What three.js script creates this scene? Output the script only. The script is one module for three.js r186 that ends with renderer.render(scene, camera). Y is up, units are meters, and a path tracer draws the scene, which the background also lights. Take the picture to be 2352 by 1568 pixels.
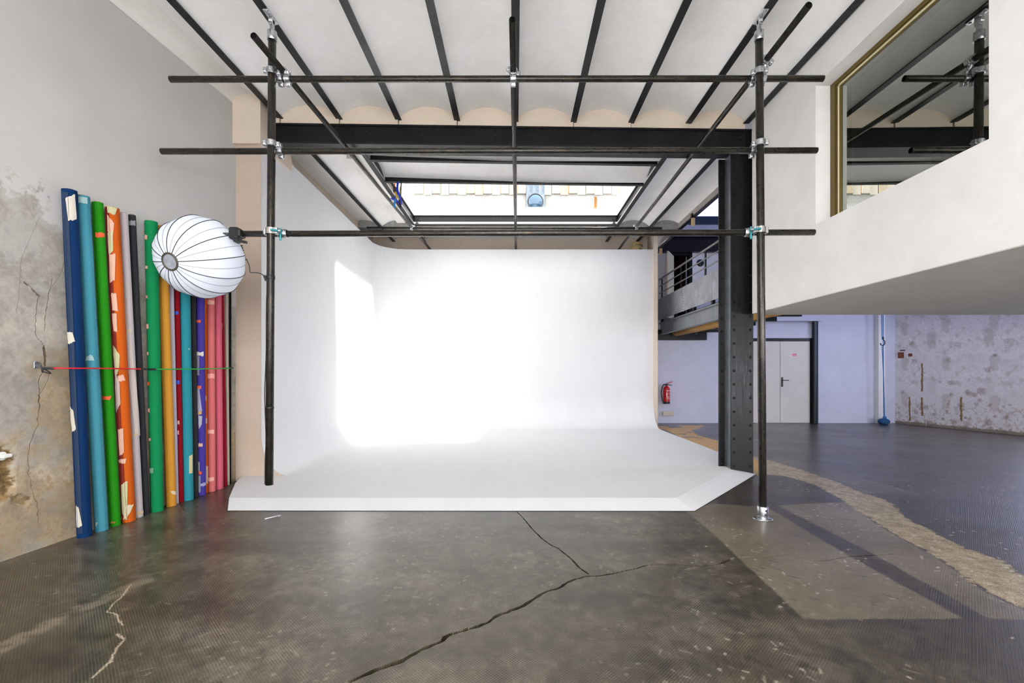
import * as THREE from 'three';
import { RoundedBoxGeometry } from 'three/addons/geometries/RoundedBoxGeometry.js';
import { mergeGeometries, toCreasedNormals } from 'three/addons/utils/BufferGeometryUtils.js';
import { RectAreaLightUniformsLib } from 'three/addons/lights/RectAreaLightUniformsLib.js';

// ------------------------------------------------------------------ camera, sky, sun, window and fill light, exposure
const W = 2352, H = 1568, F = 1045, CX = 1184, CY = 857, EYE = 1.3;     // focal length and vanishing point in pixels
const scene = new THREE.Scene();
const camera = new THREE.PerspectiveCamera(2 * Math.atan(H / 2 / F) * 180 / Math.PI, W / H, 0.05, 200);
camera.position.set(0, EYE, 0); camera.lookAt(0, EYE, -10);
camera.setViewOffset(W, H, W / 2 - CX, H / 2 - CY, W, H);               // shift lens: level camera, horizon low in the frame
const renderer = new THREE.WebGLRenderer();
renderer.toneMapping = THREE.LinearToneMapping;
renderer.toneMappingExposure = 2.08;
renderer.shadowMap.enabled = true;
RectAreaLightUniformsLib.init();

const sunDir = new THREE.Vector3(-0.69, -1, -0.125).normalize();         // down, to the left and away
{ // hazy bright sky: white towards the horizon, faintly blue overhead, pale ground haze below it
  const w = 64, h = 32, d = new Float32Array(w * h * 4);
  for (let y = 0; y < h; y++) for (let x = 0; x < w; x++) { const e = ((y + 0.5) / h - 0.5) * Math.PI, k = e > 0 ? Math.sin(e) : 0, b = e > 0 ? 1 : 0.45; d.set([b * (1.02 - 0.05 * k), b * (1.01 - 0.025 * k), b, 1], (y * w + x) * 4); }
  const t = new THREE.DataTexture(d, w, h, THREE.RGBAFormat, THREE.FloatType); t.mapping = THREE.EquirectangularReflectionMapping; t.magFilter = THREE.LinearFilter; t.needsUpdate = true;
  scene.background = t; scene.backgroundIntensity = 2.3;
}
const sun = new THREE.DirectionalLight('#fffcf8', 8.0);
sun.position.copy(sunDir).multiplyScalar(-30); sun.target.position.set(0, 0, -8); sun.position.add(sun.target.position);
sun.shadow.radius = 13; Object.assign(sun.shadow.camera, { left: -14, right: 14, top: 14, bottom: -14, near: 1, far: 70 });
sun.shadow.mapSize.set(4096, 4096); scene.add(sun, sun.target);

// added fill lights behind the camera; daylight from the tall rear hall window
function areaLight(color, intensity, w, h, x, y, z, tx, ty, tz) {
  const l = new THREE.RectAreaLight(color, intensity, w, h);
  l.position.set(x, y, z); l.lookAt(tx, ty, tz); scene.add(l); return l;
}
areaLight('#f6f9ff', 2.2, 5.4, 3.6, -0.5, 2.5, 5.9, -0.5, 2.5, -10);  // main fill, added behind the camera
areaLight('#f6f4ff', 8, 5.6, 1.5, 6.9, 1.15, 5.9, 6.9, 1.15, -10);  // fill added to brighten the space under the mezzanine
areaLight('#ccd3fa', 1.8, 2.6, 4.6, 10.55, 3.0, -7.7, 0, 3.0, -7.7);

areaLight('#f6f9ff', 7, 4.6, 2.6, -0.3, 4.36, 3.2, -0.3, 0, 3.2001);      // overhead fill light, added unseen behind the camera

// ------------------------------------------------------------------ helpers
const V = (x, y, z) => new THREE.Vector3(x, y, z);
const P = (px, py, d) => V((px - CX) * d / F, EYE - (py - CY) * d / F, -d);        // a point of the place at depth d
const floorAt = (px, py) => { const d = EYE * F / (py - CY); return [(px - CX) * d / F, d]; };
function rng(seed) { let s = seed >>> 0; return () => { s = (s + 0x6d2b79f5) | 0; let t = Math.imul(s ^ (s >>> 15), 1 | s); t = (t + Math.imul(t ^ (t >>> 7), 61 | t)) ^ t; return ((t ^ (t >>> 14)) >>> 0) / 4294967296; }; }
const R = rng(7);
const taken = {};
function numbered(name) { const n = taken[name] = (taken[name] ?? -1) + 1; return n ? name + '_' + String(n).padStart(3, '0') : name; }
function tag(o, label, category, group) { o.userData.label = label; o.userData.category = category; if (group) o.userData.group = group; return o; }
function thing(name, label, category, pos, group) { const o = new THREE.Group(); o.name = numbered(name); if (pos) o.position.copy(pos); scene.add(o); return tag(o, label, category, group); }
function struct(name) { const o = new THREE.Group(); o.name = name; o.userData.kind = 'structure'; scene.add(o); return o; }
function part(parent, name, geo, mat) { const m = new THREE.Mesh(geo, mat); m.name = name; m.castShadow = m.receiveShadow = true; parent.add(m); return m; }
function structMesh(name, geo, mat) { const m = part(scene, name, geo, mat); m.userData.kind = 'structure'; return m; }
function boxUV(g) {                                                    // uv in metres by the main direction of each face
  g = g.index ? g.toNonIndexed() : g;
  const p = g.attributes.position, uv = new Float32Array(p.count * 2), a = V(), b = V(), c = V();
  for (let i = 0; i < p.count; i += 3) {
    a.fromBufferAttribute(p, i); b.fromBufferAttribute(p, i + 1).sub(a); c.fromBufferAttribute(p, i + 2).sub(a); b.cross(c);
    const x = Math.abs(b.x), y = Math.abs(b.y), z = Math.abs(b.z);
    for (let k = i; k < i + 3; k++) {
      const X = p.getX(k), Y = p.getY(k), Z = p.getZ(k);
      uv.set(x > y && x > z ? [Z, Y] : y > z ? [X, Z] : [X, Y], k * 2);
    }
  }
  g.setAttribute('uv', new THREE.BufferAttribute(uv, 2)); return g;
}
const box = (x0, x1, y0, y1, z0, z1) => boxUV(new THREE.BoxGeometry(x1 - x0, y1 - y0, z1 - z0).translate((x0 + x1) / 2, (y0 + y1) / 2, (z0 + z1) / 2));
const dbox = (x0, x1, y0, y1, d0, d1) => box(x0, x1, y0, y1, -d1, -d0);  // d = distance in front of the camera
function rbox(w, h, d, r = 0.004, s = 2) { return new RoundedBoxGeometry(w, h, d, s, Math.min(r, w / 2.05, h / 2.05, d / 2.05)); }
const shapeOf = (pts) => new THREE.Shape(pts.map((p) => new THREE.Vector2(p[0], p[1])));
const extrude = (s, depth, extra = {}) => new THREE.ExtrudeGeometry(s, { depth, bevelEnabled: false, curveSegments: 24, ...extra });
function along(geo, a, b) {                                            // turns a geometry built along +y from 0 so that it runs from a towards b
  const q = new THREE.Quaternion().setFromUnitVectors(V(0, 1, 0), b.clone().sub(a).normalize());
  return geo.applyQuaternion(q).translate(a.x, a.y, a.z);
}
function pipeGeo(a, b, r, wall = 0.004, seg = 24) {
  const L = a.distanceTo(b), ri = r - wall;
  const g = new THREE.LatheGeometry([[ri, 0], [r - 0.0006, 0], [r, 0.001], [r, L - 0.001], [r - 0.0006, L], [ri, L], [ri, 0]].map((p) => new THREE.Vector2(...p)), seg);
  const uv = g.attributes.uv, pos = g.attributes.position;
  for (let i = 0; i < uv.count; i++) uv.setXY(i, uv.getX(i) * 6.28 * r, pos.getY(i));
  return along(toCreasedNormals(g, 0.6), a, b);
}
function tubeGeo(points, r, seg = 60, rad = 8, closed = false) { return new THREE.TubeGeometry(new THREE.CatmullRomCurve3(points, closed, 'centripetal'), seg, r, rad, closed); }
const cyl = (r0, r1, h, seg = 20) => new THREE.CylinderGeometry(r0, r1, h, seg);
const merge = (...g) => mergeGeometries(g.map((x) => { x = x.index ? x.toNonIndexed() : x; for (const k of Object.keys(x.attributes)) if (!['position', 'normal', 'uv'].includes(k)) x.deleteAttribute(k); return x; }));

// ------------------------------------------------------------------ noise and textures
const NS = 512;
function fbmTile(seed, oct0, octaves, gain = 0.5) {                     // tileable value noise, 0 to 1
  const out = new Float32Array(NS * NS); let amp = 1, total = 0;
  for (let o = 0; o < octaves; o++, amp *= gain) {
    const n = oct0 << o, r = rng(seed + o * 101), g = new Float32Array(n * n); for (let i = 0; i < n * n; i++) g[i] = r();
    total += amp;
    for (let y = 0; y < NS; y++) {
      const fy = y * n / NS, iy = Math.floor(fy), ty = fy - iy, sy = ty * ty * (3 - 2 * ty), r0 = iy % n * n, r1 = (iy + 1) % n * n;
      for (let x = 0; x < NS; x++) {
        const fx = x * n / NS, ix = Math.floor(fx), tx = fx - ix, sx = tx * tx * (3 - 2 * tx), c0 = ix % n, c1 = (ix + 1) % n;
        out[y * NS + x] += amp * ((g[r0 + c0] * (1 - sx) + g[r0 + c1] * sx) * (1 - sy) + (g[r1 + c0] * (1 - sx) + g[r1 + c1] * sx) * sy);
      }
    }
  }
  let lo = 1e9, hi = -1e9; for (let i = 0; i < out.length; i++) { out[i] /= total; lo = Math.min(lo, out[i]); hi = Math.max(hi, out[i]); }
  for (let i = 0; i < out.length; i++) out[i] = (out[i] - lo) / (hi - lo);
  return out;
}
const N1 = fbmTile(11, 4, 7, 0.55), N2 = fbmTile(52, 4, 7, 0.62), N3 = fbmTile(93, 16, 5, 0.7), NW = fbmTile(134, 128, 2, 0.6);
function at(n, u, v) {                                                 // u, v in tiles
  u = (u - Math.floor(u)) * NS; v = (v - Math.floor(v)) * NS;
  const x = Math.floor(u), y = Math.floor(v), tx = u - x, ty = v - y, x1 = (x + 1) % NS, r0 = y % NS * NS, r1 = (y + 1) % NS * NS, x0 = x % NS;
  return (n[r0 + x0] * (1 - tx) + n[r0 + x1] * tx) * (1 - ty) + (n[r1 + x0] * (1 - tx) + n[r1 + x1] * tx) * ty;
}
const sm = (a, b, x) => { x = Math.min(1, Math.max(0, (x - a) / (b - a))); return x * x * (3 - 2 * x); };
function texture(w, h, f, srgb, repeat) {                              // f(u, v, out) fills out with 0..255 values
  const d = new Uint8Array(w * h * 4), o = [0, 0, 0, 255];
  for (let y = 0; y < h; y++) for (let x = 0; x < w; x++) { f((x + 0.5) / w, (y + 0.5) / h, o); const i = (y * w + x) * 4; for (let c = 0; c < 3; c++) d[i + c] = o[c] < 0 ? 0 : o[c] > 255 ? 255 : o[c]; d[i + 3] = 255; }
  return finish(new THREE.DataTexture(d, w, h), srgb, repeat);
}
function finish(t, srgb, repeat) {
  t.magFilter = t.minFilter = THREE.LinearFilter; t.wrapS = t.wrapT = THREE.RepeatWrapping;
  if (srgb) t.colorSpace = THREE.SRGBColorSpace;
  if (repeat) t.repeat.set(repeat, repeat);
  t.needsUpdate = true; return t;
}
const grey = (n, lo, hi) => (u, v, o) => { const k = lo + (hi - lo) * at(n, u, v); o[0] = o[1] = o[2] = k; };
const texPlaster = texture(512, 512, (u, v, o) => { const a = at(N1, u, v), b = at(N3, u, v); const k = 236 + 12 * a + 7 * b; o[0] = k; o[1] = k - 0.5; o[2] = k - 2.5 * (1 - a); }, true, 0.45);
const bumpPlaster = texture(512, 512, grey(N2, 0, 255), false, 0.6);
const texSteel = texture(512, 512, (u, v, o) => { const a = at(N1, u, v), b = at(N3, u * 2, v * 2), k = 175 + 60 * a + 20 * b; o[0] = k; o[1] = k; o[2] = k + 2; }, true, 1.2);
const roughSteel = texture(512, 512, grey(N3, 130, 255), false, 1.5);
const texMill = texture(512, 512, (u, v, o) => { const a = at(N1, u * 3, v), b = at(N3, u * 2, v), r = sm(0.62, 0.8, at(N2, u, v)); const k = 130 + 90 * a + 30 * b; o[0] = k + 30 * r; o[1] = k + 6 * r; o[2] = k - 14 * r; }, true, 1);
const texPaper = texture(512, 512, (u, v, o) => { const k = 205 + 50 * at(NW, u, v); o[0] = o[1] = o[2] = k; }, true, 5);
const bumpPaper = texture(256, 256, grey(NW, 0, 255), false, 5);

const M = {};
const std = (o) => new THREE.MeshStandardMaterial(o), phy = (o) => new THREE.MeshPhysicalMaterial(o);
M.white = std({ color: '#f3f1ee', map: texPlaster, bumpMap: bumpPlaster, bumpScale: 0.004, roughness: 0.9 });
M.ceiling = std({ color: '#fbfaf8', map: texPlaster, bumpMap: bumpPlaster, bumpScale: 0.008, roughness: 0.92 });
M.cream = std({ color: '#dfcfbd', map: texPlaster, bumpMap: bumpPlaster, bumpScale: 0.008, roughness: 0.92 });
M.hall = std({ color: '#d2d4e2', map: texPlaster, bumpMap: bumpPlaster, bumpScale: 0.004, roughness: 0.9 });  // white walls tinted: the cool hall daylight is put into the colour
const texCove = texture(512, 512, (u, v, o) => { const k = 250 + 5 * (at(N1, u * 3, v) - 0.5) + 3 * (at(N3, u, v) - 0.5); o[0] = o[1] = o[2] = k; }, true, 0.4);
M.tan = std({ color: '#c4b2a1', map: texPlaster, bumpMap: bumpPlaster, bumpScale: 0.008, roughness: 0.92 });  // darker cream for the pilaster face, its shade put into the colour
M.cove = std({ color: '#dedede', map: texCove, roughness: 0.75 });
M.soffit = std({ color: '#dcd8d0', map: texPlaster, bumpMap: bumpPlaster, bumpScale: 0.006, roughness: 0.9 });
M.black = phy({ specularIntensity: 0.5, color: '#26272a', map: texSteel, roughness: 0.5, roughnessMap: roughSteel, bumpMap: bumpPlaster, bumpScale: 0.0015 });
M.column = phy({ specularIntensity: 0.55, color: '#131416', map: texSteel, roughness: 0.45, roughnessMap: roughSteel, bumpMap: bumpPlaster, bumpScale: 0.001 });
M.pipe = std({ color: '#504d48', map: texMill, roughness: 0.4, roughnessMap: roughSteel, metalness: 0.75 });
M.zinc = std({ color: '#e2e4e6', map: texSteel, roughness: 0.34, roughnessMap: roughSteel, metalness: 0.95 });
M.rawSteel = std({ color: '#8d8c90', map: texMill, roughness: 0.55, metalness: 0.6 });
M.greySteel = std({ color: '#6a6c70', map: texMill, roughness: 0.5, metalness: 0.5 });
M.blackPlastic = std({ color: '#141518', roughness: 0.45 });
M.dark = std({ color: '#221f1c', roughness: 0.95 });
M.fillGlow = std({ color: '#ffffff', emissive: '#fff9f0', emissiveIntensity: 0.9, roughness: 0.6 });  // glowing panes of the added fill windows
M.frostedCool = std({ color: '#ffffff', emissive: '#c8d0ff', emissiveIntensity: 0.9, roughness: 0.6 });
M.bounceFloor = std({ color: '#cbcac8', roughness: 0.55 });
M.concretePlain = std({ color: '#4a443c', roughness: 0.6 });

// ------------------------------------------------------------------ left wall frame (slightly turned against the lens axis)
const WM = 0.0717, WN = Math.hypot(1, WM);
const wallX = (d) => -3.55 + WM * (d - 3.13);
const wallDir = V(WM / WN, 0, -1 / WN), wallNormal = V(1 / WN, 0, WM / WN);
function wallHit(px, py) {                                             // pixel -> (distance along the wall from its origin, height)
  const k = (px - CX) / F, d = (-3.55 - WM * 3.13) / (k - WM);
  return [(d - 3.13) * WN, EYE - (py - CY) * d / F];
}
function onWall(o) { o.position.set(-3.55, 0, -3.13); o.rotation.y = Math.atan2(1, WM); return o; }

// painted masks on a canvas, y up
function mask(w, h, sx, sy, ox, oy, draw, blur) {
  const c = document.createElement('canvas'); c.width = w; c.height = h; const g = c.getContext('2d');
  g.fillStyle = '#000'; g.fillRect(0, 0, w, h); if (blur) g.filter = `blur(${blur}px)`;
  g.fillStyle = '#fff'; g.strokeStyle = '#fff'; g.lineJoin = g.lineCap = 'round';
  const path = (pts, close) => { g.beginPath(); pts.forEach((p, i) => g[i ? 'lineTo' : 'moveTo']((p[0] - ox) * sx, (p[1] - oy) * sy)); if (close) g.closePath(); };
  draw({ fill: (pts, a = 1) => { g.globalAlpha = a; path(pts, true); g.fill(); }, line: (pts, wd, a = 1) => { g.globalAlpha = a; g.lineWidth = wd * sx; path(pts); g.stroke(); } });
  const d = g.getImageData(0, 0, w, h).data, out = new Float32Array(w * h); for (let i = 0; i < out.length; i++) out[i] = d[i * 4] / 255;
  return (x, y) => { x = Math.round((x - ox) * sx - 0.5); y = Math.round((y - oy) * sy - 0.5); return x < 0 || y < 0 || x >= w || y >= h ? 0 : out[y * w + x]; };
}

// ------------------------------------------------------------------ floor
const pxs = (s) => s.trim().split(/\s+/).map((p) => p.split(',').map(Number));
const fl = (s) => pxs(s).map((p) => floorAt(...p));
const crackMain = '770,1578 800,1565 850,1544 892,1527 922,1519 965,1492 1010,1475 1030,1458 1064,1448 1095,1439 1121,1429 1141,1414 1175,1401 1202,1391 1217,1380 1255,1358 1282,1351 1301,1339 1320,1329 1351,1323';
const crackRight = '1351,1323 1374,1322 1405,1318 1451,1307 1489,1297 1519,1295 1562,1297 1615,1299 1653,1295 1676,1285 1695,1280 1725,1279 1762,1278 1811,1274 1830,1279 1867,1287 1897,1287 1942,1279 1999,1275 2055,1272 2137,1276';
const crackBranch = '1187,1172 1204,1192 1223,1215 1244,1236 1263,1250 1282,1259 1311,1282 1328,1301 1353,1321';
const whiteCrack = '214,1555 235,1534 252,1521 269,1487 286,1468 270,1456';
const whiteCrack2 = '281,1436 275,1425 269,1412 247,1405 258,1388 282,1368 301,1342';
const FX = -3.9, FZ = 1.5, FS = 160;
const fmask = (draw, blur) => mask(Math.round(15 * FS), Math.round(11 * FS), FS, FS, FX, FZ, draw, blur);
const mPanel = fmask((g) => {
  g.fill(fl('1572,1172 1640,1156 1762,1164 1950,1276 2205,1415 2210,1421 1847,1422 1770,1350 1695,1280 1640,1226'));
  g.fill(fl('1785,1160 1942,1152 1965,1170 2014,1204 2062,1233 2137,1272 2201,1316 2235,1342 2295,1376 2380,1412 2380,1424 2269,1419 2006,1272'));
  g.fill(fl('1735,1062 1790,1050 1905,1073 1990,1100 2120,1135 1990,1132 1870,1090'), 0.55);
}, 0.7);
const wornPts = fl('1732,1047 1785,1061 1860,1085 1924,1107 1980,1130 2040,1149 2062,1166 2077,1188 2115,1205 2156,1227 2212,1257 2299,1284 2352,1321 2420,1350 2420,1420 2352,1396 2295,1374 2235,1340 2201,1314 2137,1269 2062,1231 2014,1201 1950,1160 1916,1137 1867,1111 1800,1092 1732,1089 1650,1075 1600,1040 1650,1030');
const mWorn = fmask((g) => g.fill(wornPts), 1);
const mYellow = fmask((g) => { g.fill(fl('1500,978 1545,976 1618,977 1606,984 1588,988 1602,999 1650,1012 1700,1030 1745,1062 1745,1095 1650,1060 1500,990')); }, 1);
const mYellowOff = fmask((g) => { g.fill(fl('1527,977 1553,976 1567,981 1542,983')); g.fill(fl('1500,984 1530,987 1560,1002 1500,1002')); }, 1);
const mSmooth = fmask((g) => g.fill(fl('1732,1030 1732,1060 1860,1098 1924,1122 1980,1145 2062,1198 2137,1250 2212,1290 2299,1330 2352,1360 2450,1400 2500,1100 2352,990')), 2);
const mPale = fmask((g) => { g.line(fl(whiteCrack), 0.012); g.line(fl(whiteCrack2), 0.01); g.line(fl('2275,1070 2310,1085 2352,1100'), 0.012, 0.8); }, 0);
const mBand = fmask((g) => { g.line(fl('0,1490 205,1390 330,1335'), 0.12, 0.9); g.line(fl('301,1325 400,1312'), 0.05, 0.7); g.line(fl('1905,1073 2100,1062 2352,1056'), 0.03, 0.75); g.line(fl('1905,1073 1960,1090 2075,1125 2120,1132'), 0.02, 0.6); g.line(fl('2105,1031 2175,1040'), 0.02, 0.6); g.line(fl('1760,997 1830,1003 1840,1010'), 0.06, 0.4); }, 2);
const mRub = fmask((g) => g.line(fl('420,1470 520,1420 640,1320'), 0.07, 0.8), 3);
const mRubble = fmask((g) => g.line(fl('125,1418 150,1410 172,1402'), 0.035), 1);
const rf = rng(21), specks = [], NSP = 4600;
for (let i = 0; i < NSP; i++) specks.push([-3.8 + rf() * 10.5, 1.6 + Math.pow(rf(), 1.4) * 6.5, rf(), rf() * 3.14, rf()]);
const mSpeck = fmask((g) => { for (const [x, z, s, a, b] of specks) { const L = 0.004 + 0.055 * s * s * s; g.line([[x, z], [x + Math.cos(a) * L, z + Math.sin(a) * L]], 0.009 + 0.016 * b * b * (1 - s), 0.5 + 0.5 * b); } }, 0);
const mDarkSpeck = fmask((g) => { for (let i = 0; i < 500; i++) { const x = 1 + rf() * 5, z = 1.8 + rf() * 3.6, L = 0.01 + 0.05 * rf() ** 2; g.line([[x, z], [x + L, z - L * (0.6 + rf() * 0.8)]], 0.01 + 0.01 * rf(), 0.7); } }, 0);
const fo = [0, 0, 0, 0, 0];
function floorLook(x, z) {                                             // r, g, b (sRGB 0..255), roughness 0..1
  const a = at(N1, x / 5.3, z / 5.3), b = at(N2, x / 2.1 + 0.3, z / 2.1), c = at(N3, x / 0.9, z / 0.9), f = at(NW, x / 0.5, z / 0.5);
  const streak = at(N1, x / 3.1 + z / 9, z / 0.9);
  const wob = (at(N3, x / 0.7 + 0.5, z / 0.7) - 0.5) * 0.05, wob2 = (at(N3, x / 0.6, z / 0.6 + 0.4) - 0.5) * 0.05;
  let k = 60 + 34 * (a - 0.5) + 40 * (b - 0.5) + 44 * (c - 0.5) + 26 * (f - 0.5) + 34 * (streak - 0.5);
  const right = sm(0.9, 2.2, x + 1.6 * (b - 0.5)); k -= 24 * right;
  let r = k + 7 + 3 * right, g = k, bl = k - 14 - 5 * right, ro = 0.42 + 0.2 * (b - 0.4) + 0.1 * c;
  const mixTo = (t, R, G, B, rr) => { r += (R - r) * t; g += (G - g) * t; bl += (B - bl) * t; if (rr !== undefined) ro += (rr - ro) * t; };
  const scuff = sm(0.55, 0.8, at(N2, x / 1.3 + 0.7, z / 1.3 + z * 0.1 + 0.2) * 0.7 + c * 0.3); mixTo(scuff * 0.3, 118, 110, 98, 0.5);
  let plain = 0, t = mPanel(x + wob * 0.4, z + wob2 * 0.4); if (t > 0) { plain = t; const v = 40 * (b - 0.5) + 30 * (c - 0.5) + 22 * (f - 0.5); mixTo(t * (0.9 - 0.25 * sm(0.6, 0.8, c)), 112 + v, 102 + v, 83 + v, 0.5); }
  t = mDarkSpeck(x, z); if (t > 0) mixTo(t * sm(0.3, 0.6, c), 62, 56, 50);
  t = mBand(x + wob, z + wob2); if (t > 0) mixTo(t * sm(0.15, 0.6, c) * 0.8, 118, 106, 90, 0.65);
  t = mRub(x, z); if (t > 0) mixTo(t * 0.5, 56, 49, 42);
  t = mRubble(x + wob, z + wob2); if (t > 0) mixTo(t * sm(0.4, 0.6, c), 60, 55, 50, 0.9);
  plain = Math.max(plain, mSmooth(x, z));
  t = mWorn(x + wob * 1.6, z + wob2 * 1.6);
  if (t > 0) { plain = Math.max(plain, t); const v = 95 * (f - 0.5) + 60 * (c - 0.5); mixTo(t, 150 + v, 134 + v, 105 + v, 0.9); }
  t = mYellow(x + wob, z + wob2) * (1 - mYellowOff(x + wob, z + wob2)); if (t > 0) { const v = 30 * (c - 0.5) + 20 * (f - 0.5); mixTo(t * (1 - 0.6 * sm(0.55, 0.75, b)), 190 + v, 142 + v, 44 + v, 0.7); }
  t = mPale(x + wob * 0.3, z + wob2 * 0.3); if (t > 0) mixTo(t * 0.85, 178, 162, 138, 0.8);
  t = mSpeck(x, z); if (t > 0) mixTo(t * (0.4 + 0.6 * right) * sm(0.25, 0.5, b), 180, 174, 163, 0.7);
  fo[0] = r; fo[1] = g; fo[2] = bl; fo[3] = ro; fo[4] = 1 - Math.min(0.85, plain); return fo;
}
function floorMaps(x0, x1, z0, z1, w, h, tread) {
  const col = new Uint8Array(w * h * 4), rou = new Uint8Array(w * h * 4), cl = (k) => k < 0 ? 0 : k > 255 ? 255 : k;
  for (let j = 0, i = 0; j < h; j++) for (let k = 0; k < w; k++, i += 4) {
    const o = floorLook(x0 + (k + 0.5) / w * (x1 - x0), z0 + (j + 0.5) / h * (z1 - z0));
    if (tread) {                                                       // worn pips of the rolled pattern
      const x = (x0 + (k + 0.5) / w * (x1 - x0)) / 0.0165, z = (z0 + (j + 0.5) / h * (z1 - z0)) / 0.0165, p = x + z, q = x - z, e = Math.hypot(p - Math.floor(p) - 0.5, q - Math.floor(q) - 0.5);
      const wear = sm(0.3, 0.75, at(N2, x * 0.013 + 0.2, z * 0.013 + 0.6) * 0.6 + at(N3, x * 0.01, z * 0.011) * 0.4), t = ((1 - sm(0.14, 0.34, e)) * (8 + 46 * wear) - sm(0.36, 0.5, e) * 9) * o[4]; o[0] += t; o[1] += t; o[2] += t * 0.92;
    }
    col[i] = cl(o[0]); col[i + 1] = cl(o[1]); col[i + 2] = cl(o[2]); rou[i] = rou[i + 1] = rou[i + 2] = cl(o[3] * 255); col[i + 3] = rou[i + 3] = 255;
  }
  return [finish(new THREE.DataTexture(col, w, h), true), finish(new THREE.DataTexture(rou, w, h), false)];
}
const texTread = texture(128, 128, (u, v, o) => {                       // the rolled diamond pattern pressed into the screed, 4 x 4 cells
  const a = (u + v) * 4, b = (u - v) * 4, fa = Math.abs(a - Math.floor(a) - 0.5), fb = Math.abs(b - Math.floor(b) - 0.5);
  const e = Math.max(fa, fb); o[0] = o[1] = o[2] = 255 * sm(0.28, 0.46, e);
}, false);
const floor = struct('floor');
function offsetLine(pts, wd, seed, taper0, taper1) {                   // a ragged closed outline around a polyline
  const r = rng(seed), dense = [], jit = Math.min(0.008, wd * 0.36);
  for (let i = 0; i < pts.length - 1; i++) { const n = Math.max(2, Math.ceil(Math.hypot(pts[i + 1][0] - pts[i][0], pts[i + 1][1] - pts[i][1]) / 0.035)); for (let k = 0; k < n; k++) { const t = k / n; dense.push([pts[i][0] + (pts[i + 1][0] - pts[i][0]) * t + (r() - 0.5) * jit, pts[i][1] + (pts[i + 1][1] - pts[i][1]) * t + (r() - 0.5) * jit]); } }
  dense.push(pts[pts.length - 1]);
  const L = [], Q = [];
  dense.forEach((p, i) => {
    const a = dense[Math.max(0, i - 1)], b = dense[Math.min(dense.length - 1, i + 1)], dx = b[0] - a[0], dz = b[1] - a[1], n = Math.hypot(dx, dz) || 1, t = i / (dense.length - 1);
    const w = Math.max(0.0012, (taper0 + (taper1 - taper0) * t) * wd * (0.7 + 0.6 * r())) / 2;
    L.push([p[0] - dz / n * w, p[1] + dx / n * w]); Q.push([p[0] + dz / n * w, p[1] - dx / n * w]);
  });
  return [...L, ...Q.reverse()];
}
function clipX(pts, x0, x1) {                                          // part of a polyline with x0 < x < x1
  const out = [];
  for (let i = 0; i < pts.length; i++) {
    const p = pts[i], q = pts[i + 1];
    if (p[0] >= x0 && p[0] <= x1) out.push(p);
    if (q) for (const c of [x0, x1]) if ((p[0] - c) * (q[0] - c) < 0) { const t = (c - p[0]) / (q[0] - p[0]); out.push([c, p[1] + (q[1] - p[1]) * t]); }
  }
  return out;
}
function floorSlab(x0, x1, z0, z1, w, h, cracks, bump) {
  const s = shapeOf([[x0, z0], [x1, z0], [x1, z1], [x0, z1]]);
  for (const c of cracks) s.holes.push(new THREE.Path(c.map((p) => new THREE.Vector2(...p))));
  const g = extrude(s, 0.03); const uv = g.attributes.uv, p = g.attributes.position;
  for (let i = 0; i < uv.count; i++) uv.setXY(i, (p.getX(i) - x0) / (x1 - x0), (p.getY(i) - z0) / (z1 - z0));
  g.rotateX(-Math.PI / 2).translate(0, -0.03, 0);
  const [map, rough] = floorMaps(x0, x1, z0, z1, w, h, bump);
  const m = phy({ map, roughnessMap: rough, roughness: 1, clearcoat: 0.6, clearcoatRoughness: 0.26 });
  if (bump) { m.bumpMap = texTread.clone(); m.bumpMap.repeat.set((x1 - x0) / 0.066, (z1 - z0) / 0.066); m.bumpMap.needsUpdate = true; m.bumpScale = 0.0007; }
  return part(floor, 'concrete_slab', g, m);
}
const cm = fl(crackMain), cr = fl(crackRight), cb = fl(crackBranch);
const XM = 1.25;
const crackA = offsetLine([...cm.slice(1), ...clipX(cr, -9, XM - 0.014).slice(1)], 0.026, 3, 1.0, 0.5);
const crackB = offsetLine(clipX(cr, XM + 0.014, 9), 0.017, 4, 1, 0.45);
const crackC = offsetLine([[cb[0][0], cb[0][1] - 0.03], ...cb.slice(1, -1), [cb[8][0], cb[8][1] + 0.016]], 0.012, 5, 0.7, 1.2);
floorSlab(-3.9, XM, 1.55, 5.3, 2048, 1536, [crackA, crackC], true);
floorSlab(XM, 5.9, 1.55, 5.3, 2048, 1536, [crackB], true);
floorSlab(1.4, 11.0, 5.3, 12.2, 2048, 1300, [], false);
const crackBed = std({ color: '#2b241d', roughness: 1, bumpMap: bumpPlaster, bumpScale: 0.02 });
part(floor, 'crack_bed', dbox(-1.8, 3.6, -0.06, -0.031, 1.56, 4.4), crackBed);
part(floor, 'concrete_slab', dbox(-4.6, 11.4, -0.03, 0, -6.2, 0.2), M.bounceFloor);  // unseen floor coloured pale to bounce light up to the ceiling
part(floor, 'concrete_slab', dbox(-4.6, 11.4, -0.03, 0, 0.2, 1.55), M.concretePlain);
part(floor, 'concrete_slab', dbox(5.9, 11.4, -0.03, 0, 1.55, 5.3), M.concretePlain);
part(floor, 'concrete_slab', dbox(-3.9, 1.4, -0.03, 0, 5.3, 12.2), M.concretePlain);

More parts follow.
